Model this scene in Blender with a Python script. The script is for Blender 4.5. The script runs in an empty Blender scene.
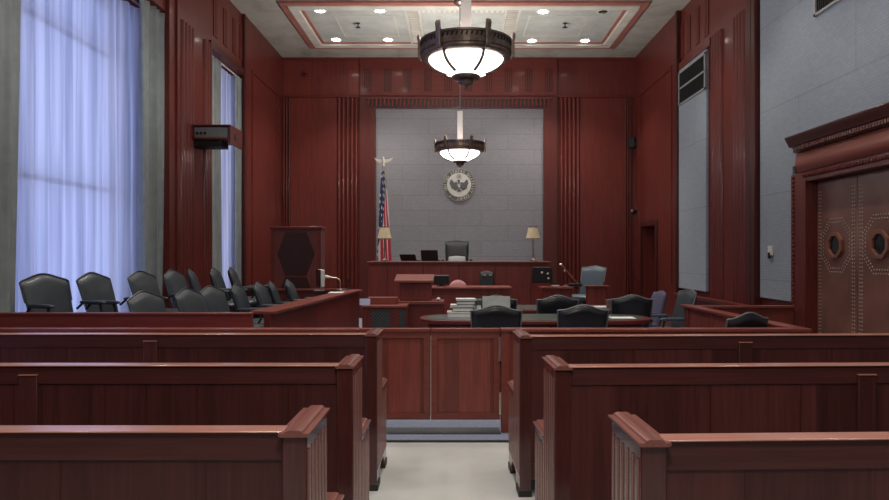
import bpy, bmesh, math, random
from mathutils import Matrix, Vector
random.seed(7)
PI = math.pi
S = bpy.context.scene
COL = S.collection
F, VX, VY, EYE = 680.0, 455.0, 254.0, 1.5
def PX(px, Y): return (px - VX) * Y / F
def PZ(py, Y): return EYE + (VY - py) * Y / F

# ------------------------------------------------------------------ materials
def lin(c):
    c /= 255.0
    return c / 12.92 if c <= 0.04045 else ((c + 0.055) / 1.055) ** 2.4
def rgb(r, g, b): return (lin(r), lin(g), lin(b), 1.0)
class NT:
    def __init__(s, name):
        s.m = bpy.data.materials.new(name); s.m.use_nodes = True
        s.t = s.m.node_tree; s.t.nodes.clear()
        s.out = s.n('ShaderNodeOutputMaterial')
    def n(s, typ, **kw):
        nd = s.t.nodes.new(typ)
        for k, v in kw.items():
            if k.startswith('i_'):
                nd.inputs[k[2:].replace('_', ' ')].default_value = v
            else: setattr(nd, k, v)
        return nd
    def l(s, a, b): s.t.links.new(a, b)
    def coord(s, scale=(1, 1, 1), kind='Object', rot=(0, 0, 0)):
        tc = s.n('ShaderNodeTexCoord'); mp = s.n('ShaderNodeMapping')
        mp.inputs['Scale'].default_value = scale; mp.inputs['Rotation'].default_value = rot
        s.l(tc.outputs[kind], mp.inputs['Vector']); return mp.outputs['Vector']
    def math(s, op, a, b=None, c=None):
        m = s.n('ShaderNodeMath', operation=op)
        for i, x in enumerate((a, b, c)):
            if x is None: continue
            if isinstance(x, (int, float)): m.inputs[i].default_value = x
            else: s.l(x, m.inputs[i])
        return m.outputs[0]
    def ramp(s, fac, stops):
        r = s.n('ShaderNodeValToRGB'); e = r.color_ramp.elements
        while len(e) < len(stops): e.new(0.5)
        for el, (p, c) in zip(e, stops): el.position = p; el.color = c
        s.l(fac, r.inputs[0]); return r.outputs[0]
    def mix(s, fac, a, b, blend='MIX'):
        m = s.n('ShaderNodeMix', data_type='RGBA', blend_type=blend)
        for i, x in ((0, fac), (6, a), (7, b)):
            if isinstance(x, (int, float)): m.inputs[i].default_value = x
            elif isinstance(x, tuple): m.inputs[i].default_value = x
            else: s.l(x, m.inputs[i])
        return m.outputs[2]
    def bsdf(s, color, rough=0.5, metal=0.0, spec=0.5, coat=0.0, coat_rough=0.1, bump=None, bstr=0.1, bdist=0.01, sheen=0.0):
        b = s.n('ShaderNodeBsdfPrincipled')
        if isinstance(color, tuple): b.inputs['Base Color'].default_value = color
        else: s.l(color, b.inputs['Base Color'])
        if isinstance(rough, (int, float)): b.inputs['Roughness'].default_value = rough
        else: s.l(rough, b.inputs['Roughness'])
        b.inputs['Metallic'].default_value = metal
        b.inputs['Specular IOR Level'].default_value = spec
        b.inputs['Coat Weight'].default_value = coat
        b.inputs['Coat Roughness'].default_value = coat_rough
        b.inputs['Sheen Weight'].default_value = sheen
        if bump is not None:
            bp = s.n('ShaderNodeBump'); bp.inputs['Strength'].default_value = bstr; bp.inputs['Distance'].default_value = bdist
            s.l(bump, bp.inputs['Height']); s.l(bp.outputs[0], b.inputs['Normal'])
        s.l(b.outputs[0], s.out.inputs[0]); return b
def shade(c, k): return (c[0] * k, c[1] * k, c[2] * k, 1.0)
def wood(name, base, axis='z', rough=0.42, coat=0.18, var=0.35, board=0.0):
    t = NT(name)
    sc = {'z': (9, 9, 0.55), 'x': (0.55, 9, 9), 'y': (9, 0.55, 9)}[axis]
    v = t.coord(sc)
    n1 = t.n('ShaderNodeTexNoise', i_Scale=2.2, i_Detail=7.0, i_Roughness=0.62, i_Distortion=0.9); t.l(v, n1.inputs['Vector'])
    sc2 = {'z': (60, 60, 2), 'x': (2, 60, 60), 'y': (60, 2, 60)}[axis]
    v2 = t.coord(sc2)
    n2 = t.n('ShaderNodeTexNoise', i_Scale=2.0, i_Detail=3.0); t.l(v2, n2.inputs['Vector'])
    c = t.ramp(n1.outputs['Fac'], [(0.28, shade(base, 1 - var)), (0.5, base), (0.75, shade(base, 1 + var))])
    c = t.mix(0.45, c, t.ramp(n2.outputs['Fac'], [(0.3, shade(base, 0.6)), (0.7, shade(base, 1.3))]))
    if board:
        tc = t.n('ShaderNodeTexCoord'); sp = t.n('ShaderNodeSeparateXYZ'); t.l(tc.outputs['Object'], sp.inputs[0])
        k = t.math('FLOOR', t.math('DIVIDE', t.math('ADD', sp.outputs[0], sp.outputs[1]), board))
        wn = t.n('ShaderNodeTexWhiteNoise', noise_dimensions='1D'); t.l(k, wn.inputs['W'])
        g = t.math('MULTIPLY_ADD', wn.outputs['Value'], 0.5, 0.75)
        cb = t.n('ShaderNodeCombineColor')
        for i in range(3): t.l(g, cb.inputs[i])
        c = t.mix(1.0, c, cb.outputs[0], 'MULTIPLY')
    t.bsdf(c, rough=rough, spec=0.4, coat=coat, coat_rough=0.1, bump=n2.outputs['Fac'], bstr=0.04, bdist=0.004)
    return t.m
def plain(name, color, rough=0.5, metal=0.0, coat=0.0, noise=0.12, scale=6.0, bump=0.0, bscale=80.0, spec=0.5):
    t = NT(name)
    n = t.n('ShaderNodeTexNoise', i_Scale=scale, i_Detail=4.0); t.l(t.coord(), n.inputs['Vector'])
    c = t.ramp(n.outputs['Fac'], [(0.3, shade(color, 1 - noise)), (0.7, shade(color, 1 + noise))])
    b = t.n('ShaderNodeTexNoise', i_Scale=bscale, i_Detail=2.0); t.l(t.coord(), b.inputs['Vector'])
    t.bsdf(c, rough, metal, spec, coat, 0.15, b.outputs['Fac'] if bump else None, bump, 0.004)
    return t.m
def emit(name, color, strength, pattern=False):
    t = NT(name)
    e = t.n('ShaderNodeEmission'); e.inputs[0].default_value = color; e.inputs[1].default_value = strength
    if pattern:
        n = t.n('ShaderNodeTexNoise', i_Scale=5.0); t.l(t.coord(), n.inputs['Vector'])
        t.l(t.mix(1.0, t.ramp(n.outputs['Fac'], [(0.3, (0.8, 0.8, 0.8, 1)), (0.7, (1, 1, 1, 1))]), color, 'MULTIPLY'), e.inputs[0])
    t.l(e.outputs[0], t.out.inputs[0]); return t.m
def fabric_wall(name, base, axis, bw, bh):
    t = NT(name)
    rot = (PI / 2, 0, 0) if axis == 'x' else (PI / 2, 0, PI / 2)
    tc = t.n('ShaderNodeTexCoord'); sp = t.n('ShaderNodeSeparateXYZ'); t.l(tc.outputs['Object'], sp.inputs[0])
    cb = t.n('ShaderNodeCombineXYZ'); t.l(sp.outputs[0 if axis == 'x' else 1], cb.inputs[0]); t.l(sp.outputs[2], cb.inputs[1])
    br = t.n('ShaderNodeTexBrick', i_Scale=1.0)
    br.inputs['Brick Width'].default_value = bw; br.inputs['Row Height'].default_value = bh
    br.inputs['Mortar Size'].default_value = 0.007; br.inputs['Mortar Smooth'].default_value = 0.4
    br.inputs['Color1'].default_value = base; br.inputs['Color2'].default_value = shade(base, 0.94)
    br.inputs['Mortar'].default_value = shade(base, 0.72)
    t.l(cb.outputs[0], br.inputs['Vector'])
    wv = t.n('ShaderNodeTexBrick', i_Scale=1.0)
    wv.inputs['Brick Width'].default_value = 0.075; wv.inputs['Row Height'].default_value = 0.035
    wv.inputs['Mortar Size'].default_value = 0.007; wv.inputs['Mortar Smooth'].default_value = 1.0
    wv.inputs['Color1'].default_value = (1, 1, 1, 1); wv.inputs['Color2'].default_value = (0.78, 0.78, 0.78, 1); wv.inputs['Mortar'].default_value = (0.62, 0.62, 0.62, 1)
    t.l(cb.outputs[0], wv.inputs['Vector'])
    c = t.mix(0.5, br.outputs['Color'], wv.outputs['Color'], 'MULTIPLY')
    t.bsdf(c, rough=0.85, spec=0.2, sheen=0.1, bump=wv.outputs['Color'], bstr=0.25, bdist=0.006)
    return t.m

RED = (0.118, 0.0185, 0.0135, 1)
M = {}
M['wood'] = wood('mahogany_vertical', RED, 'z', var=0.5)
M['wood_x'] = wood('mahogany_along_x', RED, 'x')
M['wood_y'] = wood('mahogany_along_y', RED, 'y')
M['wood_dark'] = wood('dark_mahogany', shade(RED, 0.5), 'z')
M['wood_front'] = wood('mahogany_veneer', (0.13, 0.021, 0.0155, 1), 'z', var=0.55, board=0.9)
M['wood_bench'] = wood('mahogany_bench', (0.165, 0.028, 0.021, 1), 'z', var=0.6)
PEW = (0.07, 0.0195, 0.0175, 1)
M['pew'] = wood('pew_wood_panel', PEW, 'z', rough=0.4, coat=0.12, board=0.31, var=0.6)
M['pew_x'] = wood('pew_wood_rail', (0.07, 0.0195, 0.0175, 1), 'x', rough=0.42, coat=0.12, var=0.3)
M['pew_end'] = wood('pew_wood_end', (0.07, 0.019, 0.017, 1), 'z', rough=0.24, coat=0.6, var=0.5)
M['pew_flute_lit'] = wood('pew_wood_flute_lit', (0.21, 0.095, 0.08, 1), 'z', rough=0.18, coat=1.0)  # lightened base colour stands in for reflections along the fluting
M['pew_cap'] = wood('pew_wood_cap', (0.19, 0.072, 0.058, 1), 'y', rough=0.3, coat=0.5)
M['pew_top_lit'] = wood('pew_wood_top_lit', (0.36, 0.16, 0.12, 1), 'x', rough=0.28, coat=0.5)  # pale base colour paints the light on the pews' top faces
M['gate'] = wood('gate_wood', (0.19, 0.040, 0.028, 1), 'z', var=0.3, board=0.13)
M['gate_x'] = wood('gate_wood_rail', (0.19, 0.040, 0.028, 1), 'x', var=0.3)
M['black'] = plain('black_plastic', (0.010, 0.011, 0.012, 1), 0.55, spec=0.3)
M['screen'] = plain('black_glass', (0.008, 0.009, 0.011, 1), 0.12, noise=0.02)
M['leather'] = plain('dark_leather', (0.031, 0.041, 0.050, 1), 0.42, coat=0.1, bump=0.15, bscale=120)  # bluish tint of the window light is mixed into this colour
M['leather_black'] = plain('black_leather', (0.012, 0.013, 0.016, 1), 0.35, coat=0.1, bump=0.1, bscale=120)
M['leather_blue'] = plain('blue_leather', (0.075, 0.105, 0.135, 1), 0.4, bump=0.1)
M['leather_violet'] = plain('violet_fabric', (0.075, 0.07, 0.125, 1), 0.8, bump=0.2)
M['leather_red'] = plain('pink_fabric', (0.36, 0.15, 0.16, 1), 0.8, bump=0.2)
M['leather_grey'] = plain('lit_grey_surface', (0.3, 0.3, 0.31, 1), 0.4)
M['piping'] = plain('grey_piping', (0.16, 0.17, 0.18, 1), 0.4)
M['steel'] = plain('glint_brushed_steel', (0.55, 0.55, 0.56, 1), 0.35, metal=1.0, noise=0.05)
M['brass'] = plain('dull_brass', (0.55, 0.45, 0.28, 1), 0.3, metal=1.0, noise=0.05)
M['nickel'] = plain('seam_light_metal', (0.62, 0.58, 0.5, 1), 0.35, metal=1.0)
M['bronze'] = plain('dark_bronze', (0.2, 0.15, 0.125, 1), 0.38, metal=0.75, noise=0.35, scale=14)
M['bronze_dark'] = plain('bronze_recess', (0.02, 0.016, 0.014, 1), 0.6, metal=0.5)
M['white'] = plain('white_paper', (0.72, 0.73, 0.72, 1), 0.7, noise=0.04)
M['cream'] = plain('cream_plastic', (0.62, 0.6, 0.54, 1), 0.5)
M['greygreen'] = plain('green_binder', (0.06, 0.085, 0.075, 1), 0.5)
M['shade'] = plain('beige_lampshade', (0.62, 0.52, 0.34, 1), 0.8, bump=0.1)
M['drape'] = plain('grey_green_drape', (0.27, 0.30, 0.305, 1), 0.9, noise=0.1, bump=0.2, bscale=200, spec=0.2)
M['rubber'] = plain('dark_foot', (0.015, 0.012, 0.012, 1), 0.5)
M['greenleather'] = plain('green_table_leather', (0.085, 0.105, 0.095, 1), 0.3, coat=0.3)
M['papertan'] = plain('tan_seal', (0.5, 0.48, 0.43, 1), 0.5)
M['sealdark'] = plain('seal_dark', (0.018, 0.016, 0.015, 1), 0.45)
M['sealring'] = plain('seal_ring', (0.045, 0.04, 0.036, 1), 0.5, metal=0.1)
M['sealgold'] = plain('seal_letter', (0.5, 0.47, 0.4, 1), 0.4)
M['fab_back'] = fabric_wall('grey_wall_fabric_back', (0.245, 0.238, 0.255, 1), 'x', 1.24, 0.36)
M['fab_side'] = fabric_wall('grey_wall_fabric_side', (0.275, 0.315, 0.365, 1), 'y', 2.4, 1.15)
M['red_trim'] = plain('terracotta_ceiling_trim', (0.33, 0.12, 0.09, 1), 0.6, noise=0.15)
M['cream_trim'] = plain('cream_ceiling_trim', (0.56, 0.53, 0.46, 1), 0.7, noise=0.12, scale=3)
M['dark_line'] = plain('dark_edge_strip', (0.02, 0.02, 0.025, 1), 0.5)
M['grille'] = plain('dark_grille', (0.02, 0.022, 0.022, 1), 0.6)
M['door_leather'] = plain('brown_door_leather', (0.17, 0.076, 0.058, 1), 0.33, noise=0.3, scale=2.5, coat=0.2, bump=0.12, bscale=60)
M['stud'] = plain('nickel_studs', (0.62, 0.58, 0.52, 1), 0.3, metal=0.9)
M['glow_bowl'] = emit('lit_alabaster', (1.0, 0.965, 0.93, 1), 3.0, True)
M['stem'] = plain('pale_satin_metal', (0.62, 0.6, 0.59, 1), 0.4, metal=0.3, noise=0.05)
M['wire'] = plain('dark_wire', (0.1, 0.1, 0.1, 1), 0.5, metal=0.5)
M['glow_can'] = emit('lit_downlight', (1.0, 0.95, 0.87, 1), 14.0)
M['redled'] = plain('dark_red_plastic', (0.12, 0.012, 0.01, 1), 0.4)
# ceiling plaster
t = NT('mottled_plaster')
n = t.n('ShaderNodeTexNoise', i_Scale=1.1, i_Detail=9.0, i_Roughness=0.7, i_Distortion=0.8); t.l(t.coord(), n.inputs['Vector'])
t.bsdf(t.ramp(n.outputs['Fac'], [(0.3, (0.25, 0.235, 0.2, 1)), (0.5, (0.38, 0.365, 0.315, 1)), (0.72, (0.47, 0.45, 0.40, 1))]), 0.85, spec=0.2)
M['plaster'] = t.m
t = NT('pale_plaster')
n = t.n('ShaderNodeTexNoise', i_Scale=1.8, i_Detail=8.0, i_Roughness=0.65); t.l(t.coord(), n.inputs['Vector'])
t.bsdf(t.ramp(n.outputs['Fac'], [(0.3, (0.36, 0.37, 0.335, 1)), (0.7, (0.52, 0.53, 0.49, 1))]), 0.85, spec=0.2)
M['plaster_pale'] = t.m
# aisle floor
t = NT('pale_vinyl_floor')
n = t.n('ShaderNodeTexNoise', i_Scale=2.2, i_Detail=6.0); t.l(t.coord(), n.inputs['Vector'])
t.bsdf(t.ramp(n.outputs['Fac'], [(0.3, (0.40, 0.40, 0.385, 1)), (0.7, (0.49, 0.49, 0.47, 1))]), 0.55, spec=0.3)
M['floor'] = t.m
M['carpet'] = plain('blue_grey_carpet', (0.22, 0.245, 0.32, 1), 0.95, noise=0.12, scale=30, bump=0.3, bscale=300, spec=0.1)
# sheer curtain
t = NT('sheer_voile')
tc = t.coord((1, 1, 1))
n = t.n('ShaderNodeTexNoise', i_Scale=7.0, i_Detail=3.0); mp = t.coord((1, 1.1, 0.03)); t.l(mp, n.inputs['Vector'])
col = t.ramp(n.outputs['Fac'], [(0.38, (0.5, 0.52, 0.58, 1)), (0.64, (0.97, 0.97, 0.97, 1))])  # streaks paint the light and dark of the folds into the cloth
tr = t.n('ShaderNodeBsdfTranslucent'); df = t.n('ShaderNodeBsdfDiffuse'); mx = t.n('ShaderNodeMixShader')
tp = t.n('ShaderNodeBsdfTransparent'); mx2 = t.n('ShaderNodeMixShader')
t.l(col, tr.inputs[0]); t.l(col, df.inputs[0]); mx.inputs[0].default_value = 0.3
t.l(tr.outputs[0], mx.inputs[1]); t.l(df.outputs[0], mx.inputs[2])
mx2.inputs[0].default_value = 0.10; t.l(mx.outputs[0], mx2.inputs[1]); t.l(tp.outputs[0], mx2.inputs[2])
t.l(mx2.outputs[0], t.out.inputs[0]); M['sheer'] = t.m
# window glass
t = NT('window_glass')
tp = t.n('ShaderNodeBsdfTransparent'); gl = t.n('ShaderNodeBsdfGlossy', i_Roughness=0.02); mx = t.n('ShaderNodeMixShader')
tp.inputs[0].default_value = (0.92, 0.95, 0.95, 1); mx.inputs[0].default_value = 0.06
t.l(tp.outputs[0], mx.inputs[1]); t.l(gl.outputs[0], mx.inputs[2]); t.l(mx.outputs[0], t.out.inputs[0]); M['glass'] = t.m
# flag
t = NT('striped_flag_cloth')
tc = t.n('ShaderNodeTexCoord'); sp = t.n('ShaderNodeSeparateXYZ'); t.l(tc.outputs['UV'], sp.inputs[0])
st = t.math('SINE', t.math('ADD', t.math('MULTIPLY', sp.outputs[0], 2 * PI * 6), t.math('MULTIPLY', sp.outputs[1], 7.0)))
stripes = t.mix(t.math('GREATER_THAN', st, 0.0), (0.62, 0.6, 0.62, 1), (0.42, 0.025, 0.05, 1))
vr = t.n('ShaderNodeTexVoronoi', i_Scale=1.0); mp = t.n('ShaderNodeMapping'); mp.inputs['Scale'].default_value = (15, 16, 1)
vr.inputs['Randomness'].default_value = 0.35
t.l(tc.outputs['UV'], mp.inputs[0]); t.l(mp.outputs[0], vr.inputs['Vector'])
blue = t.mix(t.math('LESS_THAN', vr.outputs['Distance'], 0.3), (0.015, 0.022, 0.075, 1), (0.6, 0.6, 0.62, 1))
edge = t.math('ADD', 0.5, t.math('MULTIPLY', t.math('SINE', t.math('MULTIPLY', t.math('SUBTRACT', sp.outputs[0], 0.68), 2 * PI)), 0.35))
t.bsdf(t.mix(t.math('GREATER_THAN', sp.outputs[1], edge), stripes, blue), 0.7)
M['flag'] = t.m

# ------------------------------------------------------------------ mesh helpers
class MB:
    def __init__(s): s.v = []; s.f = []; s.uv = None
    def add(s, vs, fs):
        o = len(s.v); s.v += [tuple(p) for p in vs]; s.f += [tuple(i + o for i in f) for f in fs]; return s
    def box(s, x0, x1, y0, y1, z0, z1):
        vs = [(x, y, z) for x in (x0, x1) for y in (y0, y1) for z in (z0, z1)]
        return s.add(vs, [(0, 1, 3, 2), (4, 6, 7, 5), (0, 4, 5, 1), (2, 3, 7, 6), (0, 2, 6, 4), (1, 5, 7, 3)])
    def prism(s, poly, a0, a1, axis='z', taper=None):
        n = len(poly); vs = []
        for a in (a0, a1):
            for (p, q) in poly:
                vs.append({'z': (p, q, a), 'y': (p, a, q), 'x': (a, p, q)}[axis])
        fs = [tuple(range(n)), tuple(range(2 * n - 1, n - 1, -1))]
        fs += [(i, (i + 1) % n, n + (i + 1) % n, n + i) for i in range(n)]
        return s.add(vs, fs)
    def lathe(s, prof, n=32, c=(0, 0, 0), a0=0.0):
        vs = []; fs = []; k = len(prof)
        for i in range(n):
            a = a0 + 2 * PI * i / n
            for (r, z) in prof: vs.append((c[0] + r * math.cos(a), c[1] + r * math.sin(a), c[2] + z))
        for i in range(n):
            j = (i + 1) % n
            for q in range(k - 1): fs.append((i * k + q, j * k + q, j * k + q + 1, i * k + q + 1))
        fs.append(tuple(i * k for i in range(n))[::-1]) if prof[0][0] > 1e-4 and prof[0][0] == prof[0][0] and s.cap else None
        fs.append(tuple(i * k + k - 1 for i in range(n))) if prof[-1][0] > 1e-4 and s.cap else None
        return s.add(vs, fs)
    cap = True
    def tube(s, pts, r, n=8):
        pts = [Vector(p) for p in pts]; rs = r if isinstance(r, (list, tuple)) else [r] * len(pts)
        vs = []; fs = []; up = None
        for i, p in enumerate(pts):
            d = (pts[min(i + 1, len(pts) - 1)] - pts[max(i - 1, 0)]).normalized()
            if up is None: up = Vector((0, 0, 1)) if abs(d.z) < 0.9 else Vector((1, 0, 0))
            a = d.cross(up).normalized(); b = a.cross(d).normalized(); up = b
            for q in range(n):
                an = 2 * PI * q / n; vs.append(p + (a * math.cos(an) + b * math.sin(an)) * rs[i])
        for i in range(len(pts) - 1):
            for q in range(n):
                w = (q + 1) % n; fs.append((i * n + q, i * n + w, (i + 1) * n + w, (i + 1) * n + q))
        fs.append(tuple(range(n))[::-1]); fs.append(tuple((len(pts) - 1) * n + q for q in range(n)))
        return s.add(vs, fs)
    def ball(s, c, r, n=10, sc=(1, 1, 1)):
        m = max(4, n // 2); vs = []; fs = []
        for i in range(m + 1):
            p = PI * i / m
            for j in range(n):
                a = 2 * PI * j / n
                vs.append((c[0] + r * sc[0] * math.sin(p) * math.cos(a), c[1] + r * sc[1] * math.sin(p) * math.sin(a), c[2] + r * sc[2] * math.cos(p)))
        for i in range(m):
            for j in range(n):
                w = (j + 1) % n; fs.append((i * n + j, i * n + w, (i + 1) * n + w, (i + 1) * n + j))
        return s.add(vs, fs)
    def grid(s, fn, nu, nv, close_u=False):
        vs = [fn(i / nu, j / nv) for i in range(nu + (0 if close_u else 1)) for j in range(nv + 1)]
        fs = []; k = nv + 1; w = nu if close_u else nu + 1
        for i in range(nu):
            for j in range(nv):
                a = i * k + j; b = ((i + 1) % w) * k + j; fs.append((a, b, b + 1, a + 1))
        return s.add(vs, fs)
    def xf(s, mat, start=0):
        s.v = s.v[:start] + [tuple(mat @ Vector(p)) for p in s.v[start:]]; return s
def pillow(mb, sx, sy, sz, c, e=4.0):
    """superellipsoid cushion, half-sizes sx, sy, sz"""
    def sg(w, p): return math.copysign(abs(w) ** p, w)
    n, m = 28, 12; vs = []; fs = []
    for i in range(m + 1):
        th = -PI / 2 + PI * i / m
        for j in range(n):
            ph = 2 * PI * j / n
            vs.append((c[0] + sx * sg(math.cos(th), 0.45) * sg(math.cos(ph), 0.4), c[1] + sy * sg(math.cos(th), 0.45) * sg(math.sin(ph), 0.4), c[2] + sz * sg(math.sin(th), 0.8)))
    for i in range(m):
        for j in range(n):
            w = (j + 1) % n; fs.append((i * n + j, i * n + w, (i + 1) * n + w, (i + 1) * n + j))
    mb.add(vs, fs)
def ob(name, mb, mat, parent=None, bevel=0.0, smooth=35, loc=None, uvf=None, recalc=True):
    me = bpy.data.meshes.new(name); me.from_pydata(mb.v, [], mb.f)
    bm = bmesh.new(); bm.from_mesh(me)
    bmesh.ops.remove_doubles(bm, verts=bm.verts, dist=1e-5)
    if recalc: bmesh.ops.recalc_face_normals(bm, faces=bm.faces)
    if uvf:
        uv = bm.loops.layers.uv.new('UVMap')
        for fc in bm.faces:
            us = [uvf(l.vert.co) for l in fc.loops]
            if max(u for u, _ in us) - min(u for u, _ in us) > 0.5: us = [(u + 1 if u < 0.5 else u, w) for u, w in us]
            for l, q in zip(fc.loops, us): l[uv].uv = q
    bm.to_mesh(me); bm.free()
    if smooth:
        me.polygons.foreach_set('use_smooth', [True] * len(me.polygons)); me.set_sharp_from_angle(angle=math.radians(smooth))
    me.materials.append(mat if not isinstance(mat, str) else M[mat])
    o = bpy.data.objects.new(name, me); COL.objects.link(o)
    if parent is not None: o.parent = parent
    if loc: o.location = loc
    if bevel:
        b = o.modifiers.new('bevel', 'BEVEL'); b.width = bevel; b.segments = 2; b.limit_method = 'ANGLE'; b.angle_limit = math.radians(40)
    return o
def thing(name, label, cat, loc=(0, 0, 0), rz=0.0, group=None):
    o = bpy.data.objects.new(name, None); COL.objects.link(o); o.empty_display_size = 0.2
    o.location = loc; o.rotation_euler = (0, 0, rz)
    return tag(o, label, cat, group)
def tag(o, label, cat, group=None):
    o['label'] = label; o['category'] = cat
    if group: o['group'] = group
    return o
def struct(name, mb, mat, bevel=0.0, **k):
    o = ob(name, mb, mat, None, bevel, **k); o['kind'] = 'structure'; return o
def dup(root, loc, rz=0.0, label=None, group=None):
    r = root.copy(); COL.objects.link(r); r.location = loc; r.rotation_euler = (0, 0, rz)
    if label: r['label'] = label
    if group: r['group'] = group
    for ch in list(root.children):
        c = ch.copy(); COL.objects.link(c); c.parent = r
        for g in list(ch.children):
            d = g.copy(); COL.objects.link(d); d.parent = c
    return r
def box(*a): return MB().box(*a)
def reeds(mb, axis, a0, a1, n, face, out, z0, z1):
    """n vertical half-round reeds between a0 and a1 on a wall plane; out = signed projection"""
    w = (a1 - a0) / n
    for i in range(n):
        c = a0 + (i + 0.5) * w; pts = []
        for k in range(7):
            an = PI * k / 6
            pts.append((c - math.cos(an) * w * 0.42, face + math.sin(an) * out))
        if axis == 'y': pts = [(q, p) for p, q in pts]
        mb.prism(pts, z0, z1, 'z')
    return mb

# ------------------------------------------------------------------ room shell
XL, XR, YB, ZC = -4.09, 4.28, 16.0, 6.11
YF = -3.0
STEP = 5.43
struct('floor', box(-4.9, 4.9, YF, STEP, -0.1, 0.0), 'floor', smooth=0)
struct('floor_carpet', box(-4.9, 4.9, STEP, YB + 0.3, -0.1, 0.0), 'carpet', smooth=0)
struct('trim_1', box(-4.4, 4.2, STEP - 0.02, STEP + 0.012, 0.0, 0.012), 'dark_line', smooth=0)
struct('gate_shadow_strip', box(-0.80, 0.38, 5.655, 5.85, 0.0, 0.008), plain('gate_shadow', (0.05, 0.055, 0.06, 1), 0.5), smooth=0)  # dark strip paints the gate's shadow onto the carpet
struct('ceiling', box(-4.9, 4.9, YF, YB + 0.3, ZC, ZC + 0.1), 'plaster', smooth=0)
struct('wall_rear', box(-4.9, 4.9, YF - 0.1, YF, 0, ZC), 'wood', smooth=0)
# back wall
struct('wall_back', box(-4.9, 4.9, YB, YB + 0.2, 0, ZC), 'wood_front', smooth=0)
AX0, AX1, AZ1 = PX(376, YB), PX(543, YB), PZ(109, YB)
struct('wall_back_fabric', box(AX0, AX1, YB - 0.02, YB, 0.5, AZ1), 'fab_back', smooth=0)
m = MB(); OX0, OX1 = PX(360, YB), PX(557, YB)
m.box(OX0, AX0, YB - 0.10, YB, 0, PZ(97, YB)); m.box(AX1, OX1, YB - 0.10, YB, 0, PZ(97, YB)); m.box(AX0, AX1, YB - 0.10, YB, AZ1, PZ(97, YB))
struct('trim_2', m, wood('alcove_frame_wood', (0.085, 0.015, 0.012, 1), 'z'), 0.01)
m = MB(); nd = 46
for i in range(nd):
    x = OX0 + 0.22 + (OX1 - OX0 - 0.44) * i / (nd - 1); m.box(x - 0.024, x + 0.024, YB - 0.15, YB - 0.10, PZ(107, YB), PZ(100.5, YB))
m.box(OX0 + 0.15, OX1 - 0.15, YB - 0.16, YB - 0.10, PZ(100.5, YB), PZ(98.5, YB))
t3 = struct('trim_3', m, 'wood_x')
ob('groove_shade', box(OX0 + 0.2, OX1 - 0.2, YB - 0.104, YB - 0.10, PZ(107.3, YB), PZ(100, YB)), 'rubber', t3, smooth=0)  # dark backing paints shade into the gaps between dentils
m = MB(); m.box(-4.5, 4.5, YB - 0.05, YB, PZ(97.5, YB), PZ(95.5, YB)); m.box(-4.5, 4.5, YB - 0.06, YB, ZC - 0.05, ZC)
m.box(OX0, OX1, YB - 0.06, YB, PZ(96, YB), PZ(60, YB))
struct('trim_4', m, 'wood_x', 0.006)
m = MB()
for i in range(10):
    c = PX(368 + i * 20.05, YB)
    for k in (-1, 0, 1): m.box(c + k * 0.05 - 0.014, c + k * 0.05 + 0.014, YB - 0.075, YB - 0.06, PZ(91.5, YB), PZ(70, YB))
t5 = struct('trim_5', m, 'wood')
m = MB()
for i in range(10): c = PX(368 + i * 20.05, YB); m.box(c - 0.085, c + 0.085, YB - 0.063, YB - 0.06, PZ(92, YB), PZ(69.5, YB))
ob('groove_shade', m, wood('groove_shade_wood', shade(RED, 0.22), 'z'), t5, smooth=0)  # darkened wood paints shade into the triglyph grooves
m = MB(); zt = PZ(98, YB)
for a, b, n_ in ((283, 291, 3), (337, 358.5, 5), (559.5, 580, 5), (624, 631, 3)):
    reeds(m, 'x', PX(a, YB), PX(b, YB), n_, YB, -0.06, 0, zt)
t6 = struct('trim_6', m, 'wood')
m = MB()
for a, b in ((283, 291), (337, 358.5), (559.5, 580), (624, 631)): m.box(PX(a, YB), PX(b, YB), YB - 0.006, YB, 0, zt)
ob('groove_shade', m, 'wood_dark', t6, smooth=0)  # dark backing stands in for shade between the reeds
# side walls: left
WIN_Z1 = 4.93
XG = -4.64
m = MB()
def wl(y0, y1, z0, z1, x1=XL): m.box(-4.9, x1, y0, y1, z0, z1)
wl(YF, 2.6, 0, ZC); wl(2.6, 9.62, WIN_Z1, ZC); wl(9.62, 11.40, 0, ZC); wl(11.40, 13.12, WIN_Z1, ZC); wl(13.12, YB, 0, ZC, XL + 0.05)
wl(2.6, 9.62, 0, 0.45, -4.55); wl(11.40, 13.12, 0, 0.45, -4.3)
struct('wall_left', m, 'wood', 0.008)
m = MB(); zt = PZ(20, 11)
reeds(m, 'y', 10.12, 10.62, 4, XL, 0.045, 0.0, 5.0); reeds(m, 'y', 11.05, 11.38, 3, XL, 0.045, 0, 5.0)
m.box(XL, XL + 0.05, 9.62, 9.72, 0, ZC); m.box(XL, XL + 0.03, 9.95, 10.05, 0, ZC)
struct('trim_7', m, 'wood')
def triglyphs(name, x, out, ys, z0, z1):
    m = MB()
    for y in ys:
        for k in (-1, 0, 1): m.box(min(x, x + out), max(x, x + out), y + k * 0.07 - 0.025, y + k * 0.07 + 0.025, z0, z1)
    struct(name, m, 'wood')
triglyphs('trim_8', XL, 0.016, (11.6, 12.1, 12.6, 13.0), 5.2, 5.85)
m = MB(); m.box(XL, XL + 0.04, 11.3, 13.12, 4.93, 5.06); m.box(XL, XL + 0.06, 13.04, 13.16, 0, ZC)
struct('trim_9', m, 'wood_dark', 0.005)
# left apse side panel moulding
m = MB()
for y in (13.5, 15.6): m.box(XL + 0.05, XL + 0.075, y, y + 0.06, 0.9, 5.1)
m.box(XL + 0.05, XL + 0.075, 13.5, 15.66, 5.1, 5.16)
struct('trim_10', m, 'wood')
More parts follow.
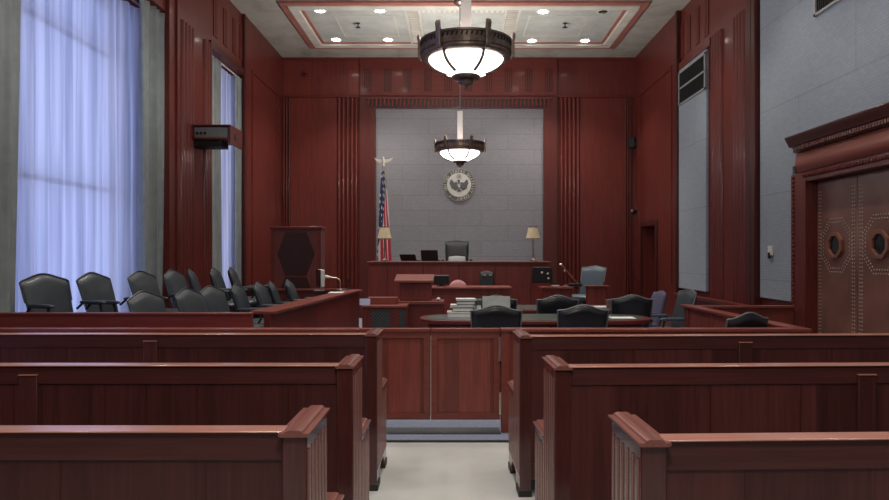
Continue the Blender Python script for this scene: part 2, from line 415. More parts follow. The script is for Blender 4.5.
# windows
def window(idx, y0, y1, z0, z1, nb, rows):
    m = MB()
    m.box(XG - 0.06, XG + 0.04, y0, y0 + 0.07, z0, z1); m.box(XG - 0.06, XG + 0.04, y1 - 0.07, y1, z0, z1)
    m.box(XG - 0.06, XG + 0.04, y0, y1, z0, z0 + 0.07); m.box(XG - 0.06, XG + 0.04, y0, y1, z1 - 0.07, z1)
    fr = struct('window_%d' % idx, m, 'wood_dark', 0.004)
    m = MB()
    for k in range(1, nb): y = y0 + (y1 - y0) * k / nb; m.box(XG - 0.03, XG + 0.0, y - 0.025, y + 0.025, z0, z1)
    for z in rows: m.box(XG - 0.03, XG + 0.0, y0, y1, z - 0.03, z + 0.03)
    ob('muntin', m, 'wood_dark', fr)
    ob('pane', box(XG - 0.01, XG, y0 + 0.05, y1 - 0.05, z0 + 0.05, z1 - 0.05), 'glass', fr, smooth=0)
window(1, 2.6, 9.62, 0.45, WIN_Z1, 3, (2.35, 4.15))
window(2, 11.40, 13.12, 0.45, WIN_Z1, 2, (2.35, 4.15))
# right wall (with double door opening and small door)
DY0, DY1, DZ = 6.55, 8.19, 2.37
m = MB()
def wr(y0, y1, z0, z1, x0=XR): m.box(x0, 4.9, y0, y1, z0, z1)
wr(YF, DY0, 0, ZC); wr(DY0, DY1, DZ, ZC); wr(DY1, 12.92, 0, ZC)
SY0, SY1, SZ = 14.25, 15.28, PZ(226, 14.8)
wr(12.92, SY0, 0, ZC, XR - 0.06); wr(SY0, SY1, SZ, ZC, XR - 0.06); wr(SY1, YB, 0, ZC, XR - 0.06)
m.box(4.44, 4.9, DY0, DY1, 0, DZ); m.box(4.6, 4.9, SY0, SY1, 0, SZ)
struct('wall_right', m, 'wood', 0.006)
struct('wall_right_fabric', (lambda q: (q.box(XR - 0.035, XR, YF, DY0 - 0.2, 0.9, ZC), q.box(XR - 0.035, XR, DY0 - 0.2, DY1 + 0.36, 2.6, ZC), q.box(XR - 0.035, XR, DY1 + 0.36, 9.46, 0.9, ZC))[0])(MB()), 'fab_side', smooth=0)
struct('wall_right_panel', box(XR - 0.05, XR, 11.46, 12.86, 0.86, 4.96), 'fab_side', 0.01)
m = MB()
reeds(m, 'y', 9.98, 10.42, 4, XR, -0.05, 0, 5.1); reeds(m, 'y', 10.85, 11.28, 4, XR, -0.05, 0, 5.1)
struct('trim_11', m, 'wood')
m = MB(); m.box(XR - 0.10, XR, 9.50, 9.62, 0, ZC); m.box(XR - 0.06, XR, 9.72, 9.90, 0, ZC); m.box(XR - 0.09, XR, 12.86, 12.96, 0, ZC)
struct('trim_12', m, 'wood_dark', 0.01)
triglyphs('trim_13', XR, -0.016, (11.55, 12.0, 12.45, 12.8), 5.2, 5.85)
m = MB(); m.box(XR - 0.05, XR, 11.3, 12.9, 4.97, 5.1)
struct('trim_14', m, 'wood_y', 0.006)
m = MB(); m.box(XR - 0.16, XR, 8.58, 12.86, 0.72, 0.77); m.box(XR - 0.10, XR, 8.58, 12.86, 0, 0.72)
struct('trim_15', m, 'wood_y', 0.008)
m = MB()
for y in (13.2, 15.6): m.box(XR - 0.085, XR - 0.06, y, y + 0.06, 0.9, 5.1)
m.box(XR - 0.085, XR - 0.06, 13.2, 15.56, 5.1, 5.16)
struct('trim_16', m, 'wood')
# small door right rear
d2 = struct('door_2', box(4.5, 4.58, SY0, SY1, 0.0, SZ), 'wood_dark', 0.004)
ob('handle', MB().tube([(4.46, SY0 + 0.12, 1.0), (4.46, SY0 + 0.24, 1.0)], 0.012), 'brass', d2)
m = MB(); m.box(XR - 0.1, XR - 0.06, SY0 - 0.1, SY0, 0, SZ + 0.1); m.box(XR - 0.1, XR - 0.06, SY1, SY1 + 0.1, 0, SZ + 0.1); m.box(XR - 0.1, XR - 0.06, SY0, SY1, SZ, SZ + 0.1)
struct('trim_17', m, 'wood_dark', 0.006)

# ------------------------------------------------------------------ double door with carved surround
m = MB()
for y0, y1 in ((DY0 - 0.2, DY0), (DY1, DY1 + 0.36)): m.box(XR - 0.06, XR + 0.14, y0, y1, 0, DZ + 0.12)
m.box(XR - 0.06, XR + 0.14, DY0, DY1, DZ, DZ + 0.12)
sd = struct('trim_18', m, 'wood', 0.008)
m = MB()     # egg-and-dart bead along jamb and head
for i in range(46): z = 0.06 + i * 0.053; m.ball((XR - 0.07, DY1 + 0.28, z), 0.024, 6, (0.8, 1, 0.8))
for i in range(34): y = DY0 - 0.12 + i * 0.054; m.ball((XR - 0.075, y, DZ + 0.075), 0.025, 6, (0.8, 0.8, 1))
ob('bead_moulding', m, 'wood', sd)
m = MB(); z0 = DZ + 0.12; pts = []
for k in range(9): a = -PI / 2 + PI * k / 8; pts.append((XR - 0.04 - 0.06 * math.cos(a), z0 + 0.13 + 0.13 * math.sin(a)))
pts += [(XR, z0 + 0.26), (XR, z0)]
m.prism(pts, DY0 - 0.25, DY1 + 0.17, 'y')
ob('pulvinated_frieze', m, wood('frieze_wood', (0.22, 0.052, 0.035, 1), 'y'), sd)
zc = z0 + 0.26
prof = [(XR, zc), (XR - 0.08, zc), (XR - 0.09, zc + 0.06), (XR - 0.14, zc + 0.07), (XR - 0.15, zc + 0.1), (XR - 0.16, zc + 0.12), (XR - 0.19, zc + 0.17), (XR - 0.19, zc + 0.19), (XR, zc + 0.19)]
ob('cornice', MB().prism(prof, DY0 - 0.4, DY1 + 0.25, 'y'), 'wood_dark', sd)
m = MB()
for i in range(44): y = DY0 - 0.33 + i * 0.048; m.box(XR - 0.135, XR - 0.08, y - 0.015, y + 0.015, zc + 0.012, zc + 0.058)
ob('dentil_course', m, 'wood', sd)
DX = 4.36
mid = (DY0 + DY1) / 2 + 0.0
def door_leaf(idx, y0, y1, n):
    d = struct('door_%d' % idx, box(DX, DX + 0.06, y0 + 0.004, y1 - 0.004, 0.01, DZ), 'door_leather', 0.01)
    cy, cz = (y0 + y1) / 2, 1.60
    def octa(r): return [(cy + r * math.cos(PI / 8 + k * PI / 4) * 1.0, cz + r * math.sin(PI / 8 + k * PI / 4)) for k in range(8)]
    m = MB(); a, b = octa(0.16), octa(0.115)
    for k in range(8):
        j = (k + 1) % 8; m.prism([a[k], a[j], b[j], b[k]], DX - 0.03, DX, 'x')
    ob('porthole_frame', m, wood('porthole_wood_%d' % idx, (0.22, 0.08, 0.05, 1), 'z'), d, 0.004)
    ob('porthole_pane', MB().prism(b, DX - 0.006, DX - 0.002, 'x'), 'screen', d, smooth=0)
    m = MB(); pts = []
    for yy in (y0 + 0.05, y0 + 0.09, y1 - 0.05, y1 - 0.09):
        z = 0.1
        while z < DZ - 0.12: pts.append((yy, z)); z += 0.042
    for r in (0.33, 0.285):
        o8 = octa(r)
        for k in range(8):
            j = (k + 1) % 8; L = math.dist(o8[k], o8[j]); q = int(L / 0.04)
            for s_ in range(q): pts.append((o8[k][0] + (o8[j][0] - o8[k][0]) * s_ / q, o8[k][1] + (o8[j][1] - o8[k][1]) * s_ / q))
    for (yy, z) in pts: m.ball((DX, yy, z), 0.009, 6)
    o = ob('nail_studs', m, 'stud', d); o['kind'] = 'stuff'
door_leaf(1, mid, DY1, 1); door_leaf(3, DY0, mid, 2)

# ------------------------------------------------------------------ ceiling coffer
def ring(m, x0, x1, y0, y1, w, z0, z1):
    m.box(x0, x1, y0, y0 + w, z0, z1); m.box(x0, x1, y1 - w, y1, z0, z1); m.box(x0, x0 + w, y0 + w, y1 - w, z0, z1); m.box(x1 - w, x1, y0 + w, y1 - w, z0, z1); return m
CX0, CX1, CY0, CY1 = -3.22, 3.55, 12.36, 15.14
struct('trim_19', ring(MB(), CX0, CX1, CY0, CY1, 0.13, ZC - 0.05, ZC), 'red_trim', 0.012)
struct('trim_20', ring(MB(), CX0 + 0.13, CX1 - 0.13, CY0 + 0.13, CY1 - 0.13, 0.19, ZC - 0.07, ZC), 'cream_trim', 0.02)
struct('trim_21', ring(MB(), CX0 + 0.32, CX1 - 0.32, CY0 + 0.32, CY1 - 0.32, 0.06, ZC - 0.035, ZC), 'red_trim', 0.01)
struct('ceiling_panel', box(CX0 + 0.38, CX1 - 0.38, CY0 + 0.38, CY1 - 0.38, ZC - 0.012, ZC), 'plaster_pale', smooth=0)
ix0, ix1, iy0, iy1 = -0.95, 1.24, CY0 + 0.38, CY1 - 0.38
m = MB()
for x in (ix0, ix0 + 0.25, ix1 - 0.29, ix1 - 0.04): m.box(x, x + 0.04, iy0, iy1, ZC - 0.045, ZC - 0.01)
y = iy0 + 0.05
while y < iy1 - 0.05:
    m.box(ix0 + 0.05, ix0 + 0.24, y, y + 0.045, ZC - 0.035, ZC - 0.01); m.box(ix1 - 0.24, ix1 - 0.05, y, y + 0.045, ZC - 0.035, ZC - 0.01); y += 0.1
x = ix0 + 0.33
while x < ix1 - 0.35:
    m.box(x, x + 0.045, iy0 + 0.02, iy0 + 0.16, ZC - 0.035, ZC - 0.01); m.box(x, x + 0.045, iy1 - 0.16, iy1 - 0.02, ZC - 0.035, ZC - 0.01); x += 0.1
struct('trim_22', m, 'cream_trim')
m = MB()
ring(m, -2.33, -1.17, 13.1, 14.35, 0.02, ZC - 0.022, ZC - 0.01); ring(m, 1.43, 2.6, 13.1, 14.35, 0.02, ZC - 0.022, ZC - 0.01)
struct('trim_23', m, 'cream_trim')
# downlights
def downlight(x, y, lit, label):
    o = thing('recessed_downlight', label, 'ceiling light', (x, y, ZC - 0.012), 0, 'recessed ceiling downlights')
    m = MB(); m.cap = False; m.lathe([(0.085, -0.004), (0.125, -0.004), (0.13, 0.0), (0.125, 0.002)], 24)
    ob('trim_ring', m, 'white' if lit else 'cream', o)
    if lit: ob('lens', MB().lathe([(0.0, -0.006), (0.087, -0.006), (0.087, 0.0), (0.0, 0.0)], 24), 'glow_can', o)
    else:
        ob('dark_lens', MB().lathe([(0.0, -0.004), (0.087, -0.004), (0.087, 0.0), (0.0, 0.0)], 24), 'grille', o)
        ob('reflector', MB().ball((0.01, 0.0, -0.02), 0.05, 10, (1, 0.8, 0.4)), 'brass', o)
    return o
dl = [(320, 10, 1, 'lit downlight in ceiling coffer front row, farthest left'), (380, 10, 1, 'lit downlight in front row left of the big chandelier'),
      (543, 11, 1, 'lit downlight in front row right of the big chandelier'), (603, 11, 0, 'unlit dark downlight in ceiling coffer near right corner'),
      (336, 39, 1, 'lit downlight in back row of ceiling coffer, farthest left'), (388, 39, 1, 'lit downlight in back row left of the big chandelier'),
      (532, 40, 1, 'lit downlight in back row right of the big chandelier'), (585, 40, 1, 'lit downlight in back row of ceiling coffer, farthest right')]
DLP = []
for px, py, lit, lb in dl:
    Y = (ZC - EYE) * F / (VY - py); x = PX(px, Y); downlight(x, Y, lit, lb); DLP.append((x, Y, lit))
for px, lb in ((358, 'small ceiling sprinkler between the left downlights'), (565, 'small ceiling sprinkler between the right downlights')):
    Y = (ZC - EYE) * F / (VY - 22.5); o = thing('sprinkler', lb, 'sprinkler', (PX(px, Y), Y, ZC - 0.012), 0, 'ceiling sprinklers')
    ob('escutcheon', MB().lathe([(0.0, -0.015), (0.04, -0.01), (0.045, 0.0), (0, 0)], 14), 'grille', o)
    ob('nozzle', MB().lathe([(0.0, -0.09), (0.05, -0.09), (0.05, -0.082), (0.012, -0.08), (0.012, -0.01), (0, -0.01)], 14), 'grille', o)
# vents
def vent(name, label, y0, y1, z0, z1, xw, rows):
    o = thing(name, label, 'vent', (xw, (y0 + y1) / 2, z0)); h = z1 - z0; w = (y1 - y0) / 2
    m = MB(); m.box(-0.03, 0, -w, -w + 0.04, 0, h); m.box(-0.03, 0, w - 0.04, w, 0, h)
    for k in range(rows + 1): z = (h - 0.03) * k / rows; m.box(-0.03, 0, -w, w, z, z + 0.03)
    ob('frame', m, 'leather_grey', o)
    ob('backing', box(-0.008, -0.002, -w + 0.02, w - 0.02, 0.01, h - 0.01), 'grille', o, smooth=0)
    m = MB(); nn = int(2 * w / 0.045)
    for k in range(nn): y = -w + 0.04 + (2 * w - 0.08) * (k + 0.5) / nn; m.box(-0.022, -0.006, y - 0.004, y + 0.004, 0.02, h - 0.02)
    ob('louvre', m, 'grille', o)
vent('air_vent', 'two-row dark air grille at top of tall narrow grey wall panel', 11.44, 12.80, 4.28, 4.90, XR - 0.05, 2)
vent('air_vent', 'dark air grille high on grey fabric wall above the leather doors', 7.0, 8.0, PZ(14, 7.9), PZ(14, 7.9) + 0.55, XR - 0.035, 1)
o = thing('thermostat', 'small white thermostat on the grey fabric wall beside the door', 'thermostat', (XR - 0.035, 9.12, PZ(257, 9.12)))
ob('cover', box(-0.03, 0, -0.06, 0.05, 0.02, 0.15), 'cream', o, 0.005); ob('dial', box(-0.045, -0.028, -0.02, 0.02, -0.02, 0.06), 'black', o, 0.003)

# ------------------------------------------------------------------ curtains
def curtain(name, mat, x, y0, y1, z0, z1, amp, pitch, seed, label, cat, group=None, flare=0.0, thick=0.006, sway=0.0, bend=0.0):
    rnd = random.Random(seed); n = max(4, int((y1 - y0) / pitch)); ph = [rnd.uniform(0, 2 * PI) for _ in range(6)]
    def fn(u, v):
        z = z0 + (z1 - z0) * v; yy = y0 + (y1 - y0) * u
        w = u * n * 2 * PI + 0.8 * math.sin(u * 9 + ph[0]) + 0.5 * math.sin(u * 23 + ph[1])
        top = max(0.0, (v - 0.965) / 0.035)
        a = amp * (0.75 + 0.35 * math.sin(u * 13 + ph[2])) * (1 - 0.45 * v) + flare * (1 - v)
        dx = a * math.sin(w + 0.5 * math.sin(v * 3 + u * 5)) + 0.25 * a * math.sin(2.3 * w + ph[3]) + top * 0.015 * math.sin(w * 3)
        dy = 0.3 * a * math.cos(w) + sway * (1 - v) * (u - 0.5)
        return (x + dx + bend * max(0.0, (u - 0.7) / 0.3) ** 2, yy + dy, z)
    o = ob(name, MB().grid(fn, n * 14, 36), mat, smooth=180, recalc=False)
    if thick: s_ = o.modifiers.new('solid', 'SOLIDIFY'); s_.thickness = thick
    return tag(o, label, cat, group)
curtain('drape', 'drape', -4.40, 4.4, 6.90, 0.06, 4.9, 0.08, 0.19, 1, 'grey-green heavy drape left of the large sheer curtain', 'curtain', 'heavy window drapes', sway=-0.2)
curtain('drape', 'drape', -4.14, 8.95, 9.60, 0.06, 4.9, 0.07, 0.165, 2, 'grey-green drape between the large sheer curtain and wood pilaster', 'curtain', 'heavy window drapes')
curtain('sheer_curtain', 'sheer', -4.53, 4.5, 9.58, 0.12, 4.88, 0.05, 0.26, 3, 'large pale blue sheer curtain glowing with daylight', 'curtain', 'sheer window curtains', thick=0, bend=0.25)
curtain('drape', 'drape', -4.11, 11.42, 12.0, 0.06, 4.86, 0.05, 0.12, 4, 'narrow drape on left side of small far window', 'curtain', 'heavy window drapes')
curtain('drape', 'drape', -4.12, 12.76, 13.08, 0.06, 4.86, 0.05, 0.12, 5, 'narrow drape on right side of small far window', 'curtain', 'heavy window drapes')
curtain('sheer_curtain', 'sheer', -4.22, 11.45, 13.0, 0.12, 4.86, 0.03, 0.16, 6, 'narrow sheer curtain in small far window behind jury chairs', 'curtain', 'sheer window curtains', thick=0)
for y0, y1, lb in ((4.3, 9.6, 'curtain rod above the large sheer curtain'), (11.42, 13.1, 'pale curtain rod above the small far window')):
    x = -4.3 if y1 < 10 else -4.16
    o = thing('curtain_rod', lb, 'curtain rod', (x, y0, 4.89)); ob('rod', MB().tube([(0, 0, 0.0), (0, y1 - y0, 0.0)], 0.014), 'cream', o)
    for yy in (0.1, y1 - y0 - 0.1): ob('bracket', box(-0.1, 0.0, yy - 0.012, yy + 0.012, -0.01, 0.025), 'cream', o)

# ------------------------------------------------------------------ pews
def cap_profile(w, z):
    h = w / 2
    return [(-h - 0.003, z - 0.020), (-h - 0.008, z - 0.015), (-h - 0.008, z - 0.009), (-h + 0.008, z - 0.009), (-h + 0.013, z - 0.003), (-h * 0.4, z), (0.0, z - 0.0005),
            (h * 0.4, z), (h - 0.013, z - 0.003), (h - 0.008, z - 0.009), (h + 0.008, z - 0.009), (h + 0.008, z - 0.015), (h + 0.003, z - 0.020)]
def pew(sg, xe, Y, xfar, posts, label, rz=0.0):
    p = thing('pew', label, 'pew', (xe, Y, 0), rz, 'gallery pews')
    W = 0.072
    def end(xi, so, fl):   # xi local x of the outer (aisle) face, so = direction to inside
        xm = xi + so * W / 2
        m = MB(); x0, x1 = sorted((xi, xi + so * W))
        m.prism([(0, 0.05), (0.02, 0.0), (0.14, 0.0), (0.16, 0.07), (0.22, 0.11), (0.38, 0.11), (0.43, 0.07), (0.46, 0.0), (0.57, 0.0), (0.58, 0.05), (0.58, 0.592), (0.30, 0.592), (0.30, 0.98), (0.0, 0.98)], x0, x1, 'x')
        e = ob('end_panel', m, 'pew_end', p, 0.004)
        if fl:
            m = MB(); f0 = xi
            for a, b, n_, zt in ((0.0, 0.30, 6, 0.94), (0.31, 0.575, 5, 0.56)):
                w = (b - a) / n_
                for k in range(n_):
                    c = a + (k + 0.5) * w
                    pts = [(f0, c - w * 0.13), (f0 - so * 0.004, c - w * 0.09), (f0 - so * 0.005, c), (f0 - so * 0.004, c + w * 0.09), (f0, c + w * 0.13)]
                    m.prism(pts, 0.13, zt, 'z')
            ob('fluting', m, 'pew_flute_lit', e)
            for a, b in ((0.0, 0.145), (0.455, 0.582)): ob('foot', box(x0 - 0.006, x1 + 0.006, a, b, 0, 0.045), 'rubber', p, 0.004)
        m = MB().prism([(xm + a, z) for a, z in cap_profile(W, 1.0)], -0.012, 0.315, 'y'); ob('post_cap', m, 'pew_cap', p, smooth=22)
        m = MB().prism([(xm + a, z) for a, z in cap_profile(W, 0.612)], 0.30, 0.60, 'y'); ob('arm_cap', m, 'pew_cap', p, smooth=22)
    end(0, sg, True)
    L = xfar - xe
    end(L, -sg, False)
    a, b = sorted((sg * W, L - sg * W))
    ob('top_rail', MB().prism([(0.010, 0.987), (0.012, 0.992), (0.07, 0.995), (0.074, 0.987)], a, b, 'x'), 'pew_top_lit', p, 0.002)
    m = MB(); m.box(a, b, 0.022, 0.07, 0.905, 0.987); m.box(a, b, 0.022, 0.07, 0.10, 0.20)
    ob('back_frame', m, 'pew_x', p, 0.003)
    ob('back_panel', box(a, b, 0.029, 0.062, 0.18, 0.92), 'pew', p, smooth=0)
    k = 0.30
    while k < abs(L) - 0.1: ob('panel_joint', box(sg * k - 0.002, sg * k + 0.002, 0.0275, 0.03, 0.2, 0.905), 'wood_dark', p, smooth=0); k += 0.42
    m = MB(); m.prism([(0.07, 0.43), (0.5, 0.45), (0.52, 0.43), (0.5, 0.405), (0.07, 0.39)], a, b, 'x'); ob('seat', m, 'pew_x', p, 0.004)
    ob('seat_board', box(a, b, 0.40, 0.43, 0.02, 0.405), 'pew', p)
    for X in posts:
        x = X - xe
        q = ob('support_post', box(x - 0.042, x + 0.042, 0.012, 0.03, 0.0, 0.945), 'pew', p, 0.004)
        ob('post_top', MB().prism([(0.008, 0.945), (0.024, 0.945), (0.024, 0.950), (0.008, 0.947)], x - 0.044, x + 0.044, 'x'), 'pew_top_lit', q)
    return p
XPL, XPR = -3.75, 3.3
pew(-1, -0.4216, 1.937, XPL, (-1.94, -3.0), 'nearest dark mahogany pew on the left of the aisle')
pew(-1, -0.464, 3.09, XPL, (-1.95, -3.05), 'middle dark mahogany pew on the left of the aisle')
pew(-1, -0.493, 4.30, XPL, (-1.935, -3.0), 'left mahogany pew closest to the bar rail and gate')
pew(1, 0.503, 1.84, XPR, (1.9,), 'nearest dark mahogany pew on the right of the aisle', 0.035)
pew(1, 0.4476, 3.05, XPR, (1.89,), 'middle dark mahogany pew on the right of the aisle', 0.035)
pew(1, 0.398, 4.19, XPR, (1.82,), 'right mahogany pew closest to the bar rail and gate', 0.035)

# ------------------------------------------------------------------ bar, gate
BY, BT = 5.72, 0.874
def panelling(m_frame, m_panel, x0, x1, y0, y1, z0, z1, n, fw=0.09):
    """frame and recessed panel facing -Y"""
    m_frame.box(x0, x1, y0, y1, z1 - fw, z1); m_frame.box(x0, x1, y0, y1, z0, z0 + fw)
    for k in range(n + 1):
        x = x0 + (x1 - x0 - fw) * k / n; m_frame.box(x, x + fw, y0, y1, z0 + fw, z1 - fw)
    m_panel.box(x0 + 0.02, x1 - 0.02, y0 + 0.018, y1 - 0.018, z0 + 0.02, z1 - 0.02)
def gate_leaf(x0, x1, label, hinge):
    g = thing('gate_leaf', label, 'gate', (x0, BY, 0.105), 0, 'swing gate leaves in the bar'); w = x1 - x0; h = BT - 0.105
    fm, pm = MB(), MB(); panelling(fm, pm, 0.004, w - 0.004, 0, 0.045, 0, h - 0.03, 1, 0.055)
    ob('frame', fm, 'gate_x', g, 0.004); ob('panel', pm, 'gate', g, smooth=0)
    ob('top_rail', box(0.003, w - 0.003, -0.012, 0.057, h - 0.03, h), 'gate_x', g, 0.005)
    xh = w - 0.004 if hinge > 0 else 0.004
    for za, zb in ((h - 0.27, h - 0.07), (0.05, 0.235)):
        q = ob('hinge', MB().tube([(xh, -0.016, za), (xh, -0.016, zb)], 0.013, 10), 'nickel', g)
        ob('hinge_plate', box(xh - 0.012, xh + 0.004, -0.004, 0.004, za + 0.01, zb - 0.01), 'brass', q)
    if hinge > 0: ob('seam_light_strip', box(0.0, 0.006, -0.004, 0.01, 0.02, h - 0.06), 'nickel', g)  # pale strip stands in for the bright gap between the leaves
GX0, GX1, GM = -0.80, PX(500.5, BY), PX(430.5, BY)
gate_leaf(GX0, GM, 'left leaf of the wooden swing gate across the aisle', -1)
gate_leaf(GM, GX1, 'right leaf of the wooden swing gate with bright hinges', 1)
XB1 = 2.95
def barwall(name, label, segs, rail_pts=None):
    b = thing(name, label, 'railing', (segs[0][0], BY, 0)); ox = segs[0][0]
    return b
b = thing('bar_rail', 'wooden bar rail to the right of the gate leaves', 'railing', (GX1 + 0.005, BY, 0)); ox = GX1 + 0.005
fm, pm = MB(), MB(); panelling(fm, pm, 0.0, XB1 - ox, 0, 0.05, 0.03, BT - 0.03, 4); fm.box(0.0, 0.07, -0.02, 0.07, 0, BT - 0.03)
ob('frame', fm, 'gate_x', b, 0.004); ob('panel', pm, 'gate', b, smooth=0)
ob('cap_rail', box(-0.005, XB1 - ox + 0.04, -0.03, 0.08, BT - 0.03, BT), 'gate_x', b, 0.006)
b = thing('side_rail', 'low wooden side rail running back from the bar beside the leather doors', 'railing', (GX1 + 0.005, BY, 0))
m = MB(); x0, x1, Y1 = XB1 - ox - 0.06, XB1 - ox, 8.42 - BY
m.prism([(x0, 0.05), (x1, 0.05), (x1 - 0.05, Y1), (x0 - 0.05, Y1)], 0.03, BT - 0.03, 'z'); ob('side_panel', m, 'gate', b, smooth=0)
m = MB(); m.prism([(x0 - 0.04, 0.05), (x1 + 0.04, 0.05), (x1 - 0.01, Y1 + 0.04), (x0 - 0.09, Y1 + 0.04)], BT - 0.03, BT, 'z'); ob('side_cap', m, 'gate_x', b, 0.005)
for f_ in (0.12, 0.4, 0.68, 0.96): y = Y1 * f_; x = x0 - 0.05 * f_; ob('side_stile', box(x - 0.015, x + 0.02, y - 0.04, y + 0.04, 0.03, BT - 0.03), 'gate', b, 0.004)
xr = 4.16 - ox
ob('return_panel', box(x1 - 0.05, xr, Y1 - 0.06, Y1, 0.03, BT - 0.04), 'gate', b, smooth=0)
ob('return_cap', box(x1 - 0.09, xr, Y1 - 0.10, Y1 + 0.04, BT - 0.04, BT - 0.01), 'gate_x', b, 0.005)
b = thing('bar_rail', 'wooden bar rail left of the gate in front of the jury box', 'railing', (GX0 - 0.004, BY, 0)); w = -(4.02 + GX0)
fm, pm = MB(), MB(); panelling(fm, pm, w, 0.0, 0, 0.05, 0.03, BT - 0.03, 4)
ob('frame', fm, 'gate_x', b, 0.004); ob('panel', pm, 'gate', b, smooth=0)
ob('cap_rail', box(w, 0.005, -0.03, 0.08, BT - 0.03, BT), 'gate_x', b, 0.006)

# ------------------------------------------------------------------ chairs
def ztop(u, base, hump):
    if hump < -0.1: return base - hump * math.sqrt(max(0.0, 1 - u * u))
    if hump < 0: return base - hump * (0.5 + 0.5 * math.cos(PI * min(1.0, abs(u) / 1.0))) - 0.02 * abs(u) ** 10
    return base + hump * (0.5 + 0.5 * math.cos(PI * min(1.0, abs(u) / 0.9)))
def back_fn(side, wt, wb, zb, zt, hump, thick, tilt):
    def fn(a, v):
        u = 2 * a - 1
        half = (wb + (wt - wb) * v) / 2
        z = zb + v * (ztop(u, zt, hump) - zb)
        e = max(0.0, 1 - abs(u) ** 6) ** 0.5 * max(0.0, 1 - abs(2 * v - 1) ** 10) ** 0.5
        curve = 0.035 * u * u
        y = -0.20 - tilt * v + curve + side * thick / 2 * e
        if side > 0: y += 0.018 * math.sin(PI * v) * (1 - u * u)
        return (u * half, y, z)
    return fn
def make_chair(name, label, cat, seatmat, backmat, pipe, group=None, hump=0.065, zt=0.885, wt=0.52, wb=0.47, base='star', padmat=None):
    c = thing(name, label, cat, (0, 0, 0), 0, group)
    zb, th, ti = 0.40, 0.085, 0.15
    m = MB(); m.grid(back_fn(1, wt, wb, zb, zt, hump, th, ti), 24, 16); m.grid(back_fn(-1, wt, wb, zb, zt, hump, th, ti), 24, 16)
    bk = ob('backrest', m, backmat, c, smooth=70)
    if pipe:
        f0 = back_fn(0, wt + 0.004, wb, zb, zt + 0.004, hump, th, ti)
        ob('piping', MB().tube([f0(0, 0.55), f0(0, 0.8)] + [f0(i / 24, 1.0) for i in range(25)] + [f0(1, 0.8), f0(1, 0.55)], 0.0095, 6), pipe, bk)
    if padmat:
        m = MB(); g0 = back_fn(1, wt * 0.8, wb * 0.8, zb + 0.05, zt - 0.28, 0.02, th, ti * 0.6)
        m.grid(lambda a, v: tuple(q + (0.02 if i == 1 else 0) for i, q in enumerate(g0(a, v))), 16, 10); ob('back_shine_pad', m, padmat, bk, smooth=70)
    m = MB(); pillow(m, 0.26, 0.25, 0.055, (0, 0.04, 0.43)); ob('seat', m, seatmat, c, smooth=70)
    for s in (-1, 1):
        m = MB(); pillow(m, 0.03, 0.18, 0.022, (s * 0.285, 0.03, 0.63)); a = ob('armrest', m, seatmat, c, smooth=70)
        ob('arm_support', MB().tube([(s * 0.285, 0.14, 0.62), (s * 0.285, 0.17, 0.52), (s * 0.27, 0.10, 0.40), (s * 0.2, 0.0, 0.37)], 0.014, 8), 'black', a)
        ob('arm_brace', MB().tube([(s * 0.285, -0.12, 0.62), (s * 0.27, -0.19, 0.56)], 0.013, 8), 'black', a)
    ob('pedestal', MB().lathe([(0.0, 0.06), (0.04, 0.06), (0.035, 0.12), (0.027, 0.13), (0.027, 0.33), (0.11, 0.36), (0.12, 0.385), (0, 0.385)], 14), 'black', c)
    for k in range(5):
        a = 2 * PI * k / 5 + 0.3
        l = ob('base_leg', MB().tube([(0.02 * math.cos(a), 0.02 * math.sin(a), 0.10), (0.25 * math.cos(a), 0.25 * math.sin(a), 0.07)], [0.024, 0.014], 8), 'black', c)
        ob('caster', MB().ball((0.25 * math.cos(a), 0.25 * math.sin(a), 0.028), 0.028, 10), 'black', l)
    return c
def put_chair(first, flag, bx, by, ang, z, label, group):
    """bx, by: where the backrest stands; ang: facing direction in degrees (90 = away from the gallery)"""
    a = math.radians(ang); loc = (bx + 0.25 * math.cos(a), by + 0.25 * math.sin(a), z); rz = a - PI / 2
    if not flag[0]:
        first.location = loc; first.rotation_euler = (0, 0, rz); first['label'] = label; first['group'] = group; flag[0] = 1; return first
    return dup(first, loc, rz, label, group)
jc = make_chair('jury_chair', 'x', 'chair', 'leather', 'leather', 'leather', hump=-0.06, zt=0.87); jf = [0]
T1, T2 = 0.18, 0.36
back_row = [(49, 7.0, -24, 'nearest dark leather jury chair in the raised back row, far left of photo'), (99, 7.5, -10, 'second jury chair of the back row, before the middle of the sheer curtain'),
            (147, 8.15, -10, 'third jury chair of the back row, in front of the right drape'), (179, 8.8, -4, 'fourth jury chair of the back row, against the fluted wood pilaster'),
            (197, 9.35, 14, 'fifth jury chair of the back row, narrow and turned side-on'), (220, 9.9, 5, 'sixth jury chair of the back row, below left drape of far window'),
            (237, 10.42, 9, 'farthest jury chair of the back row, below right drape of far window')]
front_row = [(151, 6.98, -14, 'nearest jury chair of the front row, right behind the end panel'), (194, 7.6, -10, 'second jury chair of the lower front row'),
             (217, 8.15, -12, 'third jury chair of the lower front row, overlapping the second'), (243, 8.75, 2, 'fourth jury chair of the lower front row, near the panel corner'),
             (265, 9.25, 0, 'fifth jury chair of the lower front row'), (277, 9.75, 9, 'sixth jury chair of the lower front row, thin and side-on'),
             (294, 10.25, 4, 'farthest jury chair of the front row, beside the hexagon-panelled cabinet')]
for px, Y, a, lb in back_row: put_chair(jc, jf, PX(px, Y), Y, a, T2, lb, 'jury box chairs')
for px, Y, a, lb in front_row: put_chair(jc, jf, PX(px, Y), Y, a, T1, lb, 'jury box chairs')
cc = make_chair('counsel_chair', 'x', 'chair', 'leather_black', 'leather_black', 'piping', zt=0.915, hump=0.055); cf = [0]
